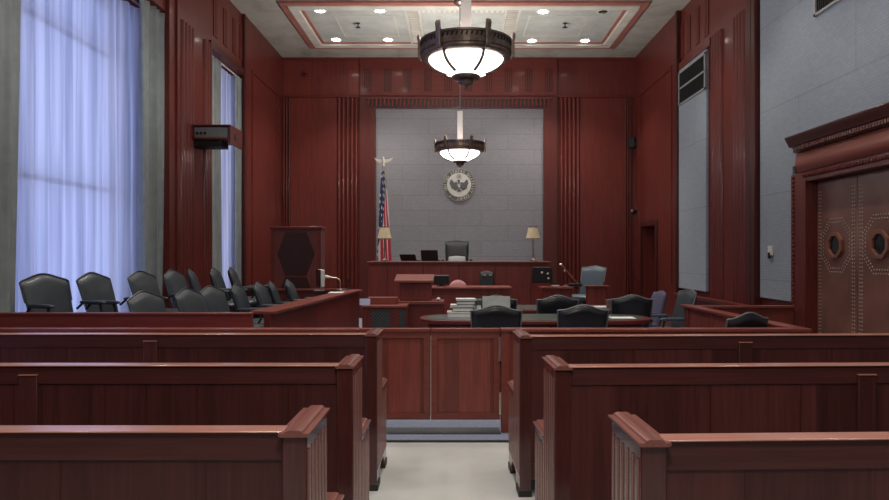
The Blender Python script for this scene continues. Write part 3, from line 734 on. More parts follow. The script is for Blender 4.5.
for px, Y, a, lb in ((496, 7.05, 90, 'black counsel chair with grey piping at front table, nearest the aisle'), (582, 7.1, 90, 'black counsel chair with grey piping at front table, right one'),
                     (496, 8.72, 90, 'black counsel chair at rear table behind the silver laptop'), (557, 8.72, 90, 'middle black counsel chair at the rear table'),
                     (631, 8.8, 86, 'right black counsel chair at the rear table by the cup'), (747, 6.12, 106, 'black counsel chair alone beside the side rail near the doors')):
    q = put_chair(cc, cf, PX(px, Y), Y, a, 0.0, lb, 'counsel chairs')
    if px == 747: q.scale = (0.83, 0.83, 1.0)
c = make_chair('office_chair', 'violet fabric chair side-on beside rear counsel table', 'chair', 'leather_violet', 'leather_violet', None, zt=0.92, hump=0.03, wt=0.40)
c.location = (PX(655, 10.2) - 0.22, 10.2, 0); c.rotation_euler = (0, 0, math.radians(100))
c = make_chair('office_chair', 'dark blue armchair side-on against the right side rail', 'chair', 'leather_blue', 'leather', 'piping', zt=0.97, hump=0.04)
c.location = (PX(684, 9.35) - 0.25, 9.35, 0); c.rotation_euler = (0, 0, math.radians(97))
# ------------------------------------------------------------------ jury box
HT = 0.945
j = thing('jury_box_rail', 'low wooden end rail of the jury box facing the gallery', 'railing', (-1.92, 6.42, 0)); ox, oy = -1.92, 6.42
def sh(pts): return [(x - ox, y - oy) for x, y in pts]
ob('end_panel', box(-4.4 - ox, 0, 0, 0.05, 0, HT - 0.02), wood('jury_rail_lit_wood', (0.21, 0.036, 0.03, 1), 'x', var=0.4), j, smooth=0); ob('end_cap', box(-4.4 - ox, 0.0, -0.015, 0.08, HT - 0.02, HT), 'gate_x', j, 0.005)  # end panel wood brightened to imitate light falling on it
A, B = (-1.80, 6.62), (-1.50, 10.62); ox, oy = A
j = thing('jury_box_rail', 'long receding wooden front of the jury box with a wide ledge', 'railing', (A[0], A[1], 0))
ob('front_panel', MB().prism(sh([A, B, (B[0] - 0.06, B[1]), (A[0] - 0.06, A[1])]), 0, HT - 0.03, 'z'), 'wood_front', j, smooth=0)
ob('front_cap', MB().prism(sh([(A[0] + 0.05, A[1]), (B[0] + 0.05, B[1] + 0.05), (B[0] - 0.2, B[1] + 0.05), (A[0] - 0.2, A[1])]), HT - 0.03, HT, 'z'), 'gate_x', j, 0.005)
ox, oy = -1.72, 10.86
j = thing('jury_box_rail', 'wooden far end rail of the jury box by the hexagon cabinet', 'railing', (ox, oy, 0))
ob('far_panel', box(-3.95 - ox, 0, -0.03, 0.03, 0, HT - 0.03), 'wood', j); ob('far_cap', box(-3.95 - ox, 0.0, -0.06, 0.07, HT - 0.03, HT - 0.002), 'gate_x', j)
struct('floor_tier', MB().prism([(-4.5, 6.48), (-2.1, 6.48), (-1.9, 10.68), (-4.02, 10.68), (-4.02, 9.7), (-4.5, 9.5)], 0, T1, 'z'), 'carpet')
struct('floor_tier', MB().prism([(-4.5, 6.50), (-3.62, 6.50), (-2.98, 10.68), (-4.02, 10.68), (-4.02, 9.7), (-4.5, 9.5)], T1, T2, 'z'), 'carpet')
# things at the far end of the jury rail
Yr = 10.3
o = thing('monitor', 'small monitor seen from the side on the jury rail', 'monitor', (PX(319, Yr), Yr, HT), math.radians(-70))
ob('screen', box(-0.17, 0.17, -0.02, 0.0, 0.06, 0.32), 'screen', o, 0.006); ob('housing', box(-0.17, 0.17, 0.0, 0.06, 0.06, 0.32), 'cream', o, 0.01)
ob('stand', MB().tube([(0, 0.03, 0.0), (0, 0.03, 0.2)], 0.016), 'steel', o); ob('foot', MB().lathe([(0, 0), (0.085, 0), (0.08, 0.012), (0, 0.014)], 20), 'steel', o)
o = thing('gooseneck_microphone', 'short silver gooseneck microphone bent over the jury rail beside the small monitor', 'microphone', (PX(340.5, 10.48), 10.48, HT))
ob('base', MB().lathe([(0, 0), (0.045, 0), (0.04, 0.02), (0, 0.025)], 16), 'steel', o)
ob('neck', MB().tube([(0, 0, 0.02), (0, 0, 0.12), (-0.015, 0, 0.16), (-0.06, 0, 0.185), (-0.16, 0, 0.195)], 0.009), 'brass', o)
ob('head', MB().tube([(-0.14, 0, 0.195), (-0.23, 0, 0.205), (-0.25, 0, 0.205)], [0.014, 0.03, 0.02], 10), 'cream', o)
o = thing('desk_phone', 'small upright black device at the far corner of the jury rail', 'phone', (PX(347, 10.5), 10.5, HT))
ob('body', MB().prism([(-0.04, 0), (0.04, 0), (0.035, 0.02), (-0.02, 0.03)], -0.03, 0.03, 'x'), 'black', o); ob('handset', MB().tube([(0.0, 0, 0.02), (0.01, 0, 0.1), (0.03, 0, 0.17)], [0.014, 0.01, 0.017], 8), 'black', o)
tag(ob('paper_sheet', box(-0.1, 0.1, -0.13, 0.13, 0, 0.006), 'white', loc=(-1.70, 9.75, HT + 0.001)), 'white sheets of paper lying on the jury rail', 'paper')
# hexagon cabinet
Yc = 12.6
o = thing('display_cabinet', 'tall wooden cabinet with dark hexagon inlay behind the jury box', 'cabinet', (PX(296, Yc), Yc, 0)); w = (PX(321, Yc) - PX(271, Yc)) / 2; H = PZ(226.5, Yc)
ob('carcass', box(-w, w, 0, 0.4, 0, H - 0.05), wood('cabinet_wood', (0.13, 0.034, 0.026, 1), 'z'), o, 0.006); ob('top', box(-w - 0.02, w + 0.02, -0.03, 0.42, H - 0.05, H), 'wood_x', o, 0.008)
fm = MB(); fm.box(-w, -w + 0.06, -0.015, 0, 0, H - 0.05); fm.box(w - 0.06, w, -0.015, 0, 0, H - 0.05); ob('stile', fm, 'wood', o, 0.003)
m = MB()
for cz in (PZ(254, Yc), PZ(254, Yc) - 0.83):
    pts = [(-0.35, cz), (-0.2, cz + 0.40), (0.2, cz + 0.40), (0.35, cz), (0.2, cz - 0.40), (-0.2, cz - 0.40)]; m.prism([(a * 1.0, b_) for a, b_ in pts], -0.006, 0.001, 'y')
ob('hexagon_inlay', m, wood('dark_inlay', (0.035, 0.010, 0.008, 1), 'z'), o, smooth=0)

# ------------------------------------------------------------------ counsel tables
def counsel_table(label, x0, x1, y0, y1, zt=0.76):
    cx, cy = (x0 + x1) / 2, (y0 + y1) / 2; a, b = (x1 - x0) / 2, (y1 - y0) / 2
    t_ = thing('counsel_table', label, 'table', (cx, cy, 0), 0, 'counsel tables')
    def sup(k, e=3.2): return [(k * a * math.copysign(abs(math.cos(q)) ** (2 / e), math.cos(q)) if k == 1 else (a - (1 - k) * b * 1.2) * math.copysign(abs(math.cos(q)) ** (2 / e), math.cos(q)), k * b * math.copysign(abs(math.sin(q)) ** (2 / e), math.sin(q))) for q in [2 * PI * i / 64 for i in range(64)]]
    ob('tabletop', MB().prism(sup(1), zt - 0.045, zt, 'z'), 'wood_x', t_, 0.008)
    ob('leather_inset', MB().prism(sup(0.86), zt, zt + 0.003, 'z'), 'greenleather', t_, smooth=0)
    ob('apron', MB().prism([(x * 0.93, y * 0.88) for x, y in sup(1)], zt - 0.10, zt - 0.045, 'z'), 'wood_x', t_)
    for s in (-1, 1): ob('pedestal', MB().box(s * a * 0.55 - 0.09, s * a * 0.55 + 0.09, -b * 0.6, b * 0.6, 0, zt - 0.10), 'wood', t_, 0.006)
    return t_
counsel_table('front oval counsel table with dark green leather top', PX(420, 8.0), PX(648, 8.0), 7.5, 8.44)
counsel_table('rear oval counsel table in front of the clerk desk', -0.08, 2.45, 9.02, 9.92)
# stacked files on the front table
def stack_item(px, Y, w, d, z, h, mats, name, label, cat, rz=0.0, group=None):
    o = thing(name, label, cat, (PX(px, Y), Y, z), rz, group)
    if cat == 'binder':
        ob('cover', (lambda q: (q.box(-w / 2, w / 2, -d / 2, d / 2, 0, 0.008), q.box(-w / 2, w / 2, -d / 2, d / 2, h - 0.008, h), q.box(w / 2 - 0.008, w / 2, -d / 2, d / 2, 0, h))[0])(MB()), mats[0], o)
        ob('pages', box(-w / 2 + 0.008, w / 2 - 0.012, -d / 2 + 0.006, d / 2 - 0.006, 0.008, h - 0.01), mats[1], o)
    else:
        ob('carton', box(-w / 2, w / 2, -d / 2, d / 2, 0, h * 0.75), mats[0], o, 0.003); ob('lid', box(-w / 2 - 0.006, w / 2 + 0.006, -d / 2 - 0.006, d / 2 + 0.006, h * 0.7, h), mats[1], o, 0.003)
    return o
zt = 0.7635; Ys = 8.0
stack_item(460, Ys, 0.29, 0.24, zt, 0.065, ('white', 'cream'), 'flat_carton', 'flat white carton at the bottom of the file stack on the front table', 'box')
z = zt + 0.066
for k, (px, w, h, mats, lb) in enumerate(((463, 0.25, 0.05, ('greygreen', 'white'), 'dark green binder lying directly on the white carton'), (462, 0.27, 0.028, ('white', 'cream'), 'thin white binder in the middle of the file stack'),
                                         (466, 0.22, 0.045, ('greygreen', 'white'), 'dark green binder below the topmost white binder of the file stack'), (466, 0.23, 0.022, ('white', 'white'), 'white binder topmost of the file stack on the front table'))):
    stack_item(px, Ys, w, 0.2, z, h, mats, 'binder', lb, 'binder', 0.03 * (k - 1), 'files stacked on the front table'); z += h + 0.001
stack_item(478.5, 8.05, 0.05, 0.24, zt, 0.2, ('white', 'greygreen'), 'upright_file', 'slim white file box standing at the right of the file stack', 'file box')
o = thing('laptop', 'open silver laptop on the front table between two chair backs', 'laptop', (PX(497, 8.2), 8.2, zt))
ob('keyboard_base', box(-0.17, 0.17, -0.13, 0.1, 0, 0.016), 'steel', o, 0.004)
q = ob('lid', MB().prism([(0.095, 0.012), (0.105, 0.012), (0.165, 0.215), (0.155, 0.218)], -0.17, 0.17, 'x'), 'leather_grey', o, 0.003); ob('display', MB().prism([(0.094, 0.028), (0.096, 0.028), (0.151, 0.208), (0.149, 0.208)], -0.155, 0.155, 'x'), plain('pale_screen', (0.3, 0.32, 0.31, 1), 0.25), q)
o = thing('tumbler', 'small dark tumbler on the rear table next to right chair', 'cup', (PX(609, 9.3), 9.3, zt)); ob('cup', MB().lathe([(0, 0), (0.035, 0), (0.045, 0.11), (0.04, 0.11), (0.033, 0.01), (0, 0.01)], 18), plain('smoky_cup', (0.16, 0.1, 0.1, 1), 0.2), o); ob('rim', MB().lathe([(0.04, 0.108), (0.047, 0.108), (0.047, 0.116), (0.04, 0.116), (0.04, 0.108)], 18), 'steel', o)
tag(ob('paper_sheet', box(-0.14, 0.14, -0.1, 0.1, 0, 0.008), 'white', loc=(PX(597, 9.45), 9.45, zt)), 'sheaf of papers on the rear table between two chairs', 'paper')
tag(ob('paper_sheet', box(-0.14, 0.14, -0.1, 0.1, 0, 0.004), 'white', loc=(PX(622, 7.85), 7.85, zt)), 'white sheet of paper on right end of the front table', 'paper')

# ------------------------------------------------------------------ lectern group
Y = 9.55
o = thing('lectern', 'wooden lectern with slanted top standing left of the clerk desk', 'lectern', (PX(415, Y), Y, 0)); w = PX(433, Y) - PX(415, Y) + 0.02
zt_ = PZ(274.5, Y + 0.2)
ob('base_cabinet', box(-0.36, 0.40, -0.12, 0.34, 0, 0.80), 'wood', o, 0.006)
ob('base_top', box(-0.38, 0.41, -0.15, 0.36, 0.80, 0.845), 'gate_x', o, 0.006)
ob('tower', box(-0.22, 0.23, 0.02, 0.34, 0.845, zt_ - 0.10), 'wood_bench', o, 0.006)
ob('reading_top', MB().prism([(-0.06, zt_ - 0.11), (-0.06, zt_ - 0.075), (0.38, zt_), (0.38, zt_ - 0.04)], -0.29, 0.26, 'x'), 'gate_x', o, 0.006)
ob('tower_moulding', box(-0.2, 0.2, 0.012, 0.02, 0.86, 0.885), 'gate_x', o)
m = MB(); tag(ob('computer_mouse', m.ball((0, 0, 0.018), 0.045, 14, (0.7, 1.1, 0.5)) and m, 'cream', loc=(PX(438.5, 9.6), 9.55, 0.85)), 'pale computer mouse on the lectern base at its right', 'mouse')
Y = 8.95
o = thing('media_cabinet', 'low wooden cabinet with black mesh doors beside the jury box', 'cabinet', (PX(383, Y), Y, 0))
w0, w1 = PX(362, Y) - PX(383, Y), PX(407, Y) - PX(383, Y); hz = PZ(305.5, Y)
ob('carcass', box(w0, w1, 0.0, 0.42, 0.0, hz - 0.03), 'wood', o, 0.005); ob('top', box(w0 - 0.01, w1 + 0.0, -0.02, 0.44, hz - 0.03, hz), 'gate_x', o, 0.005)
ob('riser', box(w0 + 0.04, w1 - 0.15, 0.22, 0.44, hz, hz + 0.09), 'gate_x', o, 0.005)
for a, b_ in ((371, 390), (399, 405.5)):
    xa, xb = PX(a, Y) - PX(383, Y), PX(b_, Y) - PX(383, Y); d = ob('mesh_door', box(xa, xb, -0.012, 0.0, 0.25, hz - 0.06), 'grille', o)
    m = MB(); z0, z1 = 0.27, hz - 0.08; s_ = 0.045; hh = z1 - z0; ww = xb - xa
    for sgn in (-1, 1):
        k = -hh
        while k < ww:
            a0, a1 = max(0, k), min(ww, k + hh)
            if a1 - a0 > 0.01:
                za, zb2 = a0 - k, a1 - k
                if sgn < 0: za, zb2 = hh - za, hh - zb2
                m.tube([(xa + a0, -0.014, z0 + za), (xa + a1, -0.014, z0 + zb2)], 0.0025, 4)
            k += s_
    ob('wire_mesh', m, 'wire', d)
tag(ob('paper_card', MB().prism([(-0.07, 0), (0.07, 0), (0.07, 0.085), (-0.07, 0.085)], -0.004, 0.004, 'y'), plain('blue_white_card', (0.55, 0.62, 0.8, 1), 0.5), loc=(PX(362, Y) + 0.03, Y + 0.06, hz + 0.001)), 'small pale blue card standing on the mesh-door cabinet', 'card')

# ------------------------------------------------------------------ judge's bench
Y = 12.5
o = thing('judge_bench', "wide raised mahogany judge's bench in front of the grey wall", 'bench', (PX(459, Y), Y, 0)); w = (PX(551, Y) - PX(367, Y)) / 2; HB = PZ(261.3, Y)
m = MB(); m.box(-w + 0.02, w - 0.02, 0, 0.1, 0, HB - 0.03); m.box(-w + 0.02, -w + 0.1, 0.1, 0.7, 0, HB - 0.03); m.box(w - 0.1, w - 0.02, 0.1, 0.7, 0, HB - 0.03); ob('front_panel', m, 'wood_bench', o, 0.005)
ob('bench_top', box(-w, w, -0.03, 0.72, HB - 0.03, HB), 'gate_x', o, 0.006)
m = MB(); m.box(-w, w, -0.02, 0, 0, 0.12); m.box(-w, w, -0.012, 0, HB - 0.075, HB - 0.06); ob('moulding', m, 'wood_x', o, 0.003)
m = MB()
for k in range(-2, 3): m.box(k * 0.66 - 0.008, k * 0.66 + 0.008, -0.004, 0.001, 0.12, HB - 0.08)
ob('panel_joint', m, 'wood_dark', o)
PB = 0.75
struct('floor_dais', box(-1.45, 1.6, 13.25, 15.7, 0, PB), 'carpet')
jd = make_chair('judge_chair', "black leather judge's chair centred behind the bench", 'chair', 'leather_black', 'leather_black', 'leather', zt=1.0, hump=0.02, wt=0.47, padmat='leather_grey')  # grey pad stands in for shine on the black lower back
jd.location = (PX(457, 13.9), 13.75, PB); jd.rotation_euler = (0, 0, PI)
# lamps
def lamp(px, label):
    Yl = 12.82; o = thing('table_lamp', label, 'lamp', (PX(px, Yl), Yl, HB + 0.0005), 0, 'table lamps on the bench')
    ob('base', MB().lathe([(0, 0), (0.075, 0), (0.075, 0.015), (0.03, 0.035), (0.014, 0.06), (0, 0.06)], 20), 'bronze', o)
    ob('stem', MB().lathe([(0.0, 0.05), (0.013, 0.05), (0.010, 0.2), (0.018, 0.22), (0.010, 0.25), (0.010, 0.44), (0.0, 0.44)], 12), 'bronze', o)
    m = MB(); m.cap = False; m.lathe([(0.138, 0.415), (0.112, 0.52), (0.092, 0.645), (0.085, 0.645), (0.105, 0.52), (0.131, 0.415), (0.138, 0.415)], 28); s_ = ob('lamp_shade', m, 'shade', o)
    m = MB(); m.cap = False; m.lathe([(0.141, 0.413), (0.138, 0.428), (0.132, 0.428), (0.132, 0.413), (0.141, 0.413)], 28); m.lathe([(0.096, 0.632), (0.095, 0.647), (0.084, 0.647), (0.084, 0.632), (0.096, 0.632)], 28); ob('shade_trim', m, 'bronze', s_)
    ob('finial', MB().lathe([(0.0, 0.43), (0.006, 0.43), (0.006, 0.64), (0.012, 0.66), (0, 0.68)], 10), 'bronze', o)
lamp(384.5, 'beige shaded table lamp on bench in front of the flag'); lamp(533, 'beige shaded table lamp on the right end of the bench')
# bench laptops
for px, Yl, rz, tilt, lb, hh in ((409, 13.0, -0.35, 0.55, 'low tilted black laptop on the bench, left of the other screen', 0.13), (430, 12.95, -0.2, 0.3, 'black laptop screen on the bench beside the judge chair', 0.2)):
    o = thing('laptop', lb, 'laptop', (PX(px, Yl), Yl, HB + 0.0005), rz, 'black laptops on the bench')
    ob('keyboard_base', box(-0.16, 0.16, -0.02, 0.2, 0, 0.018), 'black', o, 0.004)
    ob('lid', MB().prism([(-0.02, 0.018), (-0.01, 0.018), (-0.01 - math.sin(tilt) * hh, 0.018 + hh * math.cos(tilt)), (-0.02 - math.sin(tilt) * hh, 0.016 + hh * math.cos(tilt))], -0.165, 0.165, 'x'), 'black', o, 0.003)
# clerk desk
Y = 10.9
o = thing('clerk_desk', "plain wooden clerk's desk below the judge's bench", 'desk', (PX(471, Y), Y, 0)); w0, w1 = PX(428, Y) - PX(471, Y), PX(512, Y) - PX(471, Y); hc = PZ(287, Y)
ob('front_panel', box(w0 + 0.03, w1 - 0.03, 0.0, 0.05, 0, hc - 0.035), 'wood_bench', o, 0.004); ob('desk_top', box(w0, w1, -0.05, 0.55, hc - 0.035, hc), 'gate_x', o, 0.006)
for x in (w0 + 0.05, w1 - 0.05): ob('side_panel', box(x - 0.02, x + 0.02, 0.05, 0.53, 0, hc - 0.035), 'wood_bench', o)
ob('lower_shelf', box(w1 - 0.05, w1 + 0.75, -0.02, 0.3, 0.62, 0.66), 'gate_x', o, 0.004); ob('lower_front', box(w1 - 0.05, w1 + 0.73, 0.0, 0.04, 0, 0.62), 'wood_bench', o)
struct('floor_riser', box(-0.3, 0.85, 11.48, 12.46, 0, 0.16), 'carpet')
o = thing('monitor', "black monitor seen from behind on the clerk's desk", 'monitor', (PX(441.5, 11.15), 11.15, hc + 0.0005))
ob('housing', box(-0.125, 0.125, -0.02, 0.02, 0.03, 0.17), 'black', o, 0.006); ob('lit_top_edge', box(-0.122, 0.122, -0.018, 0.018, 0.17, 0.185), 'leather_grey', o); ob('stand', box(-0.03, 0.03, -0.01, 0.04, 0.0, 0.08), 'black', o); ob('foot', box(-0.08, 0.08, -0.05, 0.06, 0, 0.01), 'black', o)  # grey strip paints the light caught along the monitor's top
c = make_chair('clerk_chair', "pink fabric clerk chair behind the clerk's desk", 'chair', 'leather_red', 'leather_red', None, zt=0.70, hump=-0.18, wt=0.42, wb=0.42)
c.location = (PX(458, 11.9), 11.75, 0.16); c.rotation_euler = (0, 0, PI); c.scale = (0.82, 1, 1)
c = make_chair('clerk_chair', "black clerk chair with silver glints behind the clerk's desk", 'chair', 'black', 'black', None, zt=1.02, hump=0.02, wt=0.30, wb=0.34)
c.location = (PX(487.5, 11.9), 11.85, 0.16); c.rotation_euler = (0, 0, PI); c.scale = (0.82, 1, 1)
m = MB(); m.box(-0.10, -0.045, -0.40, -0.385, 0.93, 0.955); m.box(0.02, 0.09, -0.40, -0.385, 0.93, 0.955)
for ch in c.children:
    if ch.name.startswith('backrest'): ob('glint_bar', MB().box(-0.10, -0.045, -0.27, -0.24, 0.955, 0.975), 'steel', ch); ob('glint_bar', MB().box(0.02, 0.09, -0.27, -0.24, 0.955, 0.975), 'steel', ch)  # steel bars stand in for two glints on the backrest
# ------------------------------------------------------------------ witness stand
o = thing('witness_stand', 'wooden witness stand right of the judge bench', 'witness stand', (2.1, 11.5, 0))
struct('floor_stand', box(1.48, 2.95, 11.58, 12.48, 0, 0.3), 'carpet')
hw = PZ(286.5, 11.6)
ob('left_panel', box(-0.62, -0.12, 0.0, 0.05, 0, hw - 0.035), 'wood_bench', o, 0.004); ob('left_desk', box(-0.66, -0.1, -0.05, 0.3, hw - 0.035, hw), 'gate_x', o, 0.006)
m = MB(); pts = [(0.08 + 0.0, 0.0)]; 
ob('right_panel', MB().prism([(0.12, 0.03), (0.15, 0.0), (0.45, 0.0), (0.48, 0.03), (0.48, 0.06), (0.12, 0.06)], 0, 0.94, 'z'), 'wood_bench', o, 0.004)
ob('right_cap', box(0.1, 0.50, -0.03, 0.09, 0.94, 0.97), 'gate_x', o, 0.006)
wc = make_chair('witness_chair', 'blue-grey leather witness chair in the witness stand', 'chair', 'leather_blue', 'leather_blue', 'piping', zt=0.95, hump=0.03, wt=0.50)
wc.location = (PX(585, 12.15) - 0.02, 12.1, 0.3); wc.rotation_euler = (0, 0, PI + math.radians(-44))
o = thing('monitor', 'black monitor on a swing arm at the witness stand', 'monitor', (PX(555, 11.7), 11.62, hw + 0.0005))
ob('housing', box(-0.40, -0.06, -0.03, 0.01, 0.06, 0.33), 'black', o, 0.012); ob('arm', MB().tube([(-0.2, 0.02, 0.16), (-0.1, 0.05, 0.08), (0.0, 0.05, 0.04), (0.0, 0.05, 0.01)], 0.018), 'black', o); ob('clamp', box(-0.07, 0.07, 0.0, 0.1, 0, 0.02), 'steel', o, 0.004)
for x, z in ((-0.24, 0.24), (-0.14, 0.22), (-0.13, 0.14)): ob('connector', MB().ball((x, -0.035, z), 0.02, 8, (1, 0.5, 1)), 'cream', o)
o = thing('gooseneck_microphone', 'long silver gooseneck microphone leaning left at the witness stand', 'microphone', (PX(574, 11.7), 11.65, hw + 0.0005))
ob('base', box(-0.1, 0.12, -0.08, 0.08, 0, 0.05), 'black', o, 0.01); ob('neck', MB().tube([(0.05, 0, 0.05), (-0.05, 0, 0.17), (-0.22, 0, 0.37)], 0.011), 'brass', o); ob('head', MB().tube([(-0.22, 0, 0.37), (-0.26, 0, 0.38)], [0.02, 0.016], 8), 'steel', o); ob('clip', MB().ball((-0.17, 0.0, 0.27), 0.022, 8), 'steel', o)
# ensure the desk carries the base
# ------------------------------------------------------------------ flag
Yf = 13.55
o = thing('flag', 'furled striped flag on a pole topped with a spread eagle', 'flag', (PX(383.5, Yf), Yf, 0.75)); ztop_ = PZ(166, Yf) - 0.75
ob('pole', MB().tube([(0, 0, 0.02), (0, 0, ztop_)], 0.014, 10), 'brass', o); ob('base', MB().lathe([(0, 0), (0.15, 0), (0.15, 0.02), (0.05, 0.05), (0.03, 0.1), (0, 0.1)], 24), 'brass', o)
m = MB(); m.cap = False; z1f, z0f = PZ(171, Yf) - 0.75, 0.35
def flagfn(u, v):
    a = 2 * PI * u; r = (0.03 + 0.098 * (1 - v) ** 0.75) * (1 + 0.22 * math.sin(5 * a + 2.5 * v) + 0.1 * math.sin(9 * a))
    return (r * math.cos(a) + 0.01 * (1 - v), r * 0.7 * math.sin(a) - 0.01, z0f + (z1f - z0f) * v)
m.grid(flagfn, 70, 26, True)
ob('flag_cloth', m, 'flag', o, smooth=180, uvf=lambda c: ((math.atan2(c.y + 0.01, c.x - 0.02) / (2 * PI)) % 1.0, (c.z - z0f) / (z1f - z0f)))
e = MB(); e.ball((0, 0, ztop_ + 0.02), 0.035, 10)
e.tube([(0, 0, ztop_ + 0.02), (0, 0, ztop_ + 0.09), (0, -0.02, ztop_ + 0.15)], [0.02, 0.035, 0.02], 8); e.ball((0, -0.03, ztop_ + 0.165), 0.022, 8)
for s in (-1, 1): e.prism([(s * 0.015, ztop_ + 0.06), (s * 0.02, ztop_ + 0.13), (s * 0.1, ztop_ + 0.135), (s * 0.19, ztop_ + 0.165), (s * 0.15, ztop_ + 0.105), (s * 0.08, ztop_ + 0.07)], -0.012, 0.012, 'y')
ob('eagle_finial', e, plain('pale_gilt', (0.62, 0.58, 0.5, 1), 0.35, metal=0.6), o)
ob('cord', MB().tube([(0.03, -0.03, z1f), (0.05, -0.05, z1f - 0.2), (0.06, -0.07, z1f - 0.45)], 0.008, 6), plain('gold_cord', (0.5, 0.42, 0.2, 1), 0.6), o)
# ------------------------------------------------------------------ seal
Yw = YB - 0.02
R = 16.2 * Yw / F; zs = PZ(185, Yw)
o = thing('wall_seal', 'round eagle seal mounted on the grey wall above the bench', 'seal', (PX(459, Yw), Yw, zs))
def disc(r, y0, y1, n=56): return MB().prism([(r * math.cos(2 * PI * k / n), r * math.sin(2 * PI * k / n)) for k in range(n)], y0, y1, 'y')
ob('backplate', disc(R, -0.035, 0.0), 'sealring', o, 0.006)
m = MB(); m.cap = False; m.lathe([(R * 0.97, 0), (R * 0.985, 0.012), (R * 1.0, 0.0)], 56); m.xf(Matrix.Translation((0, -0.034, 0)) @ Matrix.Rotation(PI / 2, 4, 'X')); ob('rim', m, 'sealgold', o)
ob('field', disc(R * 0.74, -0.044, -0.035), 'papertan', o, 0.002)
m = MB()
for s in (-1, 1):   # spread wings with notched feathers
    W = [(.08, .0), (.12, .14), (.2, .17), (.29, .13), (.36, .2), (.47, .36), (.48, .27), (.55, .3), (.53, .2), (.59, .19), (.56, .1), (.59, .05), (.53, .0), (.54, -.07), (.46, -.09), (.44, -.18), (.36, -.18), (.32, -.29), (.25, -.27), (.2, -.36), (.13, -.28), (.09, -.18)]
    m.prism([(s * x * R, z * R) for x, z in W], -0.056, -0.043, 'y')
m.ball((0, -0.046, R * 0.0), R * 0.1, 12, (0.8, 0.2, 1.9)); m.ball((-R * 0.02, -0.05, R * 0.24), R * 0.07, 10, (1, 0.4, 1)); m.prism([(-R * 0.08, R * 0.27), (-R * 0.15, R * 0.23), (-R * 0.08, R * 0.21)], -0.058, -0.044, 'y')
m.prism([(-R * 0.06, -R * 0.2), (R * 0.06, -R * 0.2), (R * 0.14, -R * 0.46), (0, -R * 0.42), (-R * 0.14, -R * 0.46)], -0.054, -0.043, 'y')
for s in (-1, 1): m.tube([(s * R * 0.07, -0.05, -R * 0.15), (s * R * 0.24, -0.05, -R * 0.28)], 0.014, 6)
ob('eagle', m, 'sealdark', o)
m = MB(); m.prism([(-R * 0.11, R * 0.13), (R * 0.11, R * 0.13), (R * 0.11, -R * 0.05), (0, -R * 0.2), (-R * 0.11, -R * 0.05)], -0.068, -0.05, 'y'); sh_ = ob('shield', m, 'papertan', o)
m = MB()
for k in (-2, 0, 2): m.box(k * R * 0.04 - R * 0.017, k * R * 0.04 + R * 0.017, -0.071, -0.066, -R * 0.08, R * 0.06)
m.box(-R * 0.11, R * 0.11, -0.071, -0.066, R * 0.07, R * 0.13); ob('shield_stripes', m, 'sealdark', sh_)
m = MB()
for k in range(13): a = 2 * PI * k / 13; m.ball((R * 0.09 * math.cos(a) if k else 0, -0.048, R * 0.5 + (R * 0.09 * math.sin(a) if k else 0)), 0.011, 6)
m2 = disc(R * 0.15, -0.048, -0.043, 24); m2.v = [(x, y, z + R * 0.5) for x, y, z in m2.v]; gl = ob('glory', m2, plain('glory_grey', (0.2, 0.19, 0.17, 1), 0.5), o); ob('stars', m, 'papertan', gl)
m = MB(); m.tube([(-R * 0.22, -0.05, -R * 0.26), (-R * 0.38, -0.05, -R * 0.2), (-R * 0.5, -0.05, -R * 0.1)], 0.008, 6)
for k in range(6): f_ = k / 5; x, z = -R * (0.24 + 0.26 * f_), -R * (0.26 - 0.16 * f_); m.ball((x, -0.05, z + 0.02 * (1 if k % 2 else -1)), 0.02, 6, (1, 0.4, 0.6))
ob('olive_branch', m, 'sealdark', o)
m = MB()
for k in range(4): m.tube([(R * 0.2, -0.05, -R * (0.24 + 0.03 * k)), (R * 0.5, -0.05, -R * (0.06 + 0.05 * k))], 0.006, 5)
ob('arrows', m, 'sealdark', o)
m = MB(); text = 'UNITED STATES DISTRICT COURT  *  '
def letter_mesh(ch):
    cu = bpy.data.curves.new('letter', 'FONT'); cu.body = ch; cu.size = R * 0.24; cu.extrude = 0.003; cu.align_x = 'CENTER'; cu.resolution_u = 2
    t_ = bpy.data.objects.new('letter', cu); COL.objects.link(t_); dg = bpy.context.evaluated_depsgraph_get(); dg.update()
    me = bpy.data.meshes.new_from_object(t_.evaluated_get(dg)); vs = [tuple(v.co) for v in me.vertices]; fs = [tuple(p.vertices) for p in me.polygons]
    bpy.data.objects.remove(t_); bpy.data.curves.remove(cu); bpy.data.meshes.remove(me); return vs, fs
for i, ch in enumerate(text):
    if ch == ' ': continue
    vs, fs = letter_mesh(ch); a = math.radians(200) - 2 * PI * i / len(text)
    mt = Matrix.Rotation(0, 4, 'Y') @ Matrix.Translation((math.cos(a) * R * 0.77, -0.04, math.sin(a) * R * 0.77)) @ Matrix.Rotation(-(a - PI / 2), 4, 'Y') @ Matrix.Rotation(PI / 2, 4, 'X')
    m.add([mt @ Vector(v) for v in vs], fs)
ob('lettering', m, 'sealgold', o, smooth=0, recalc=False)

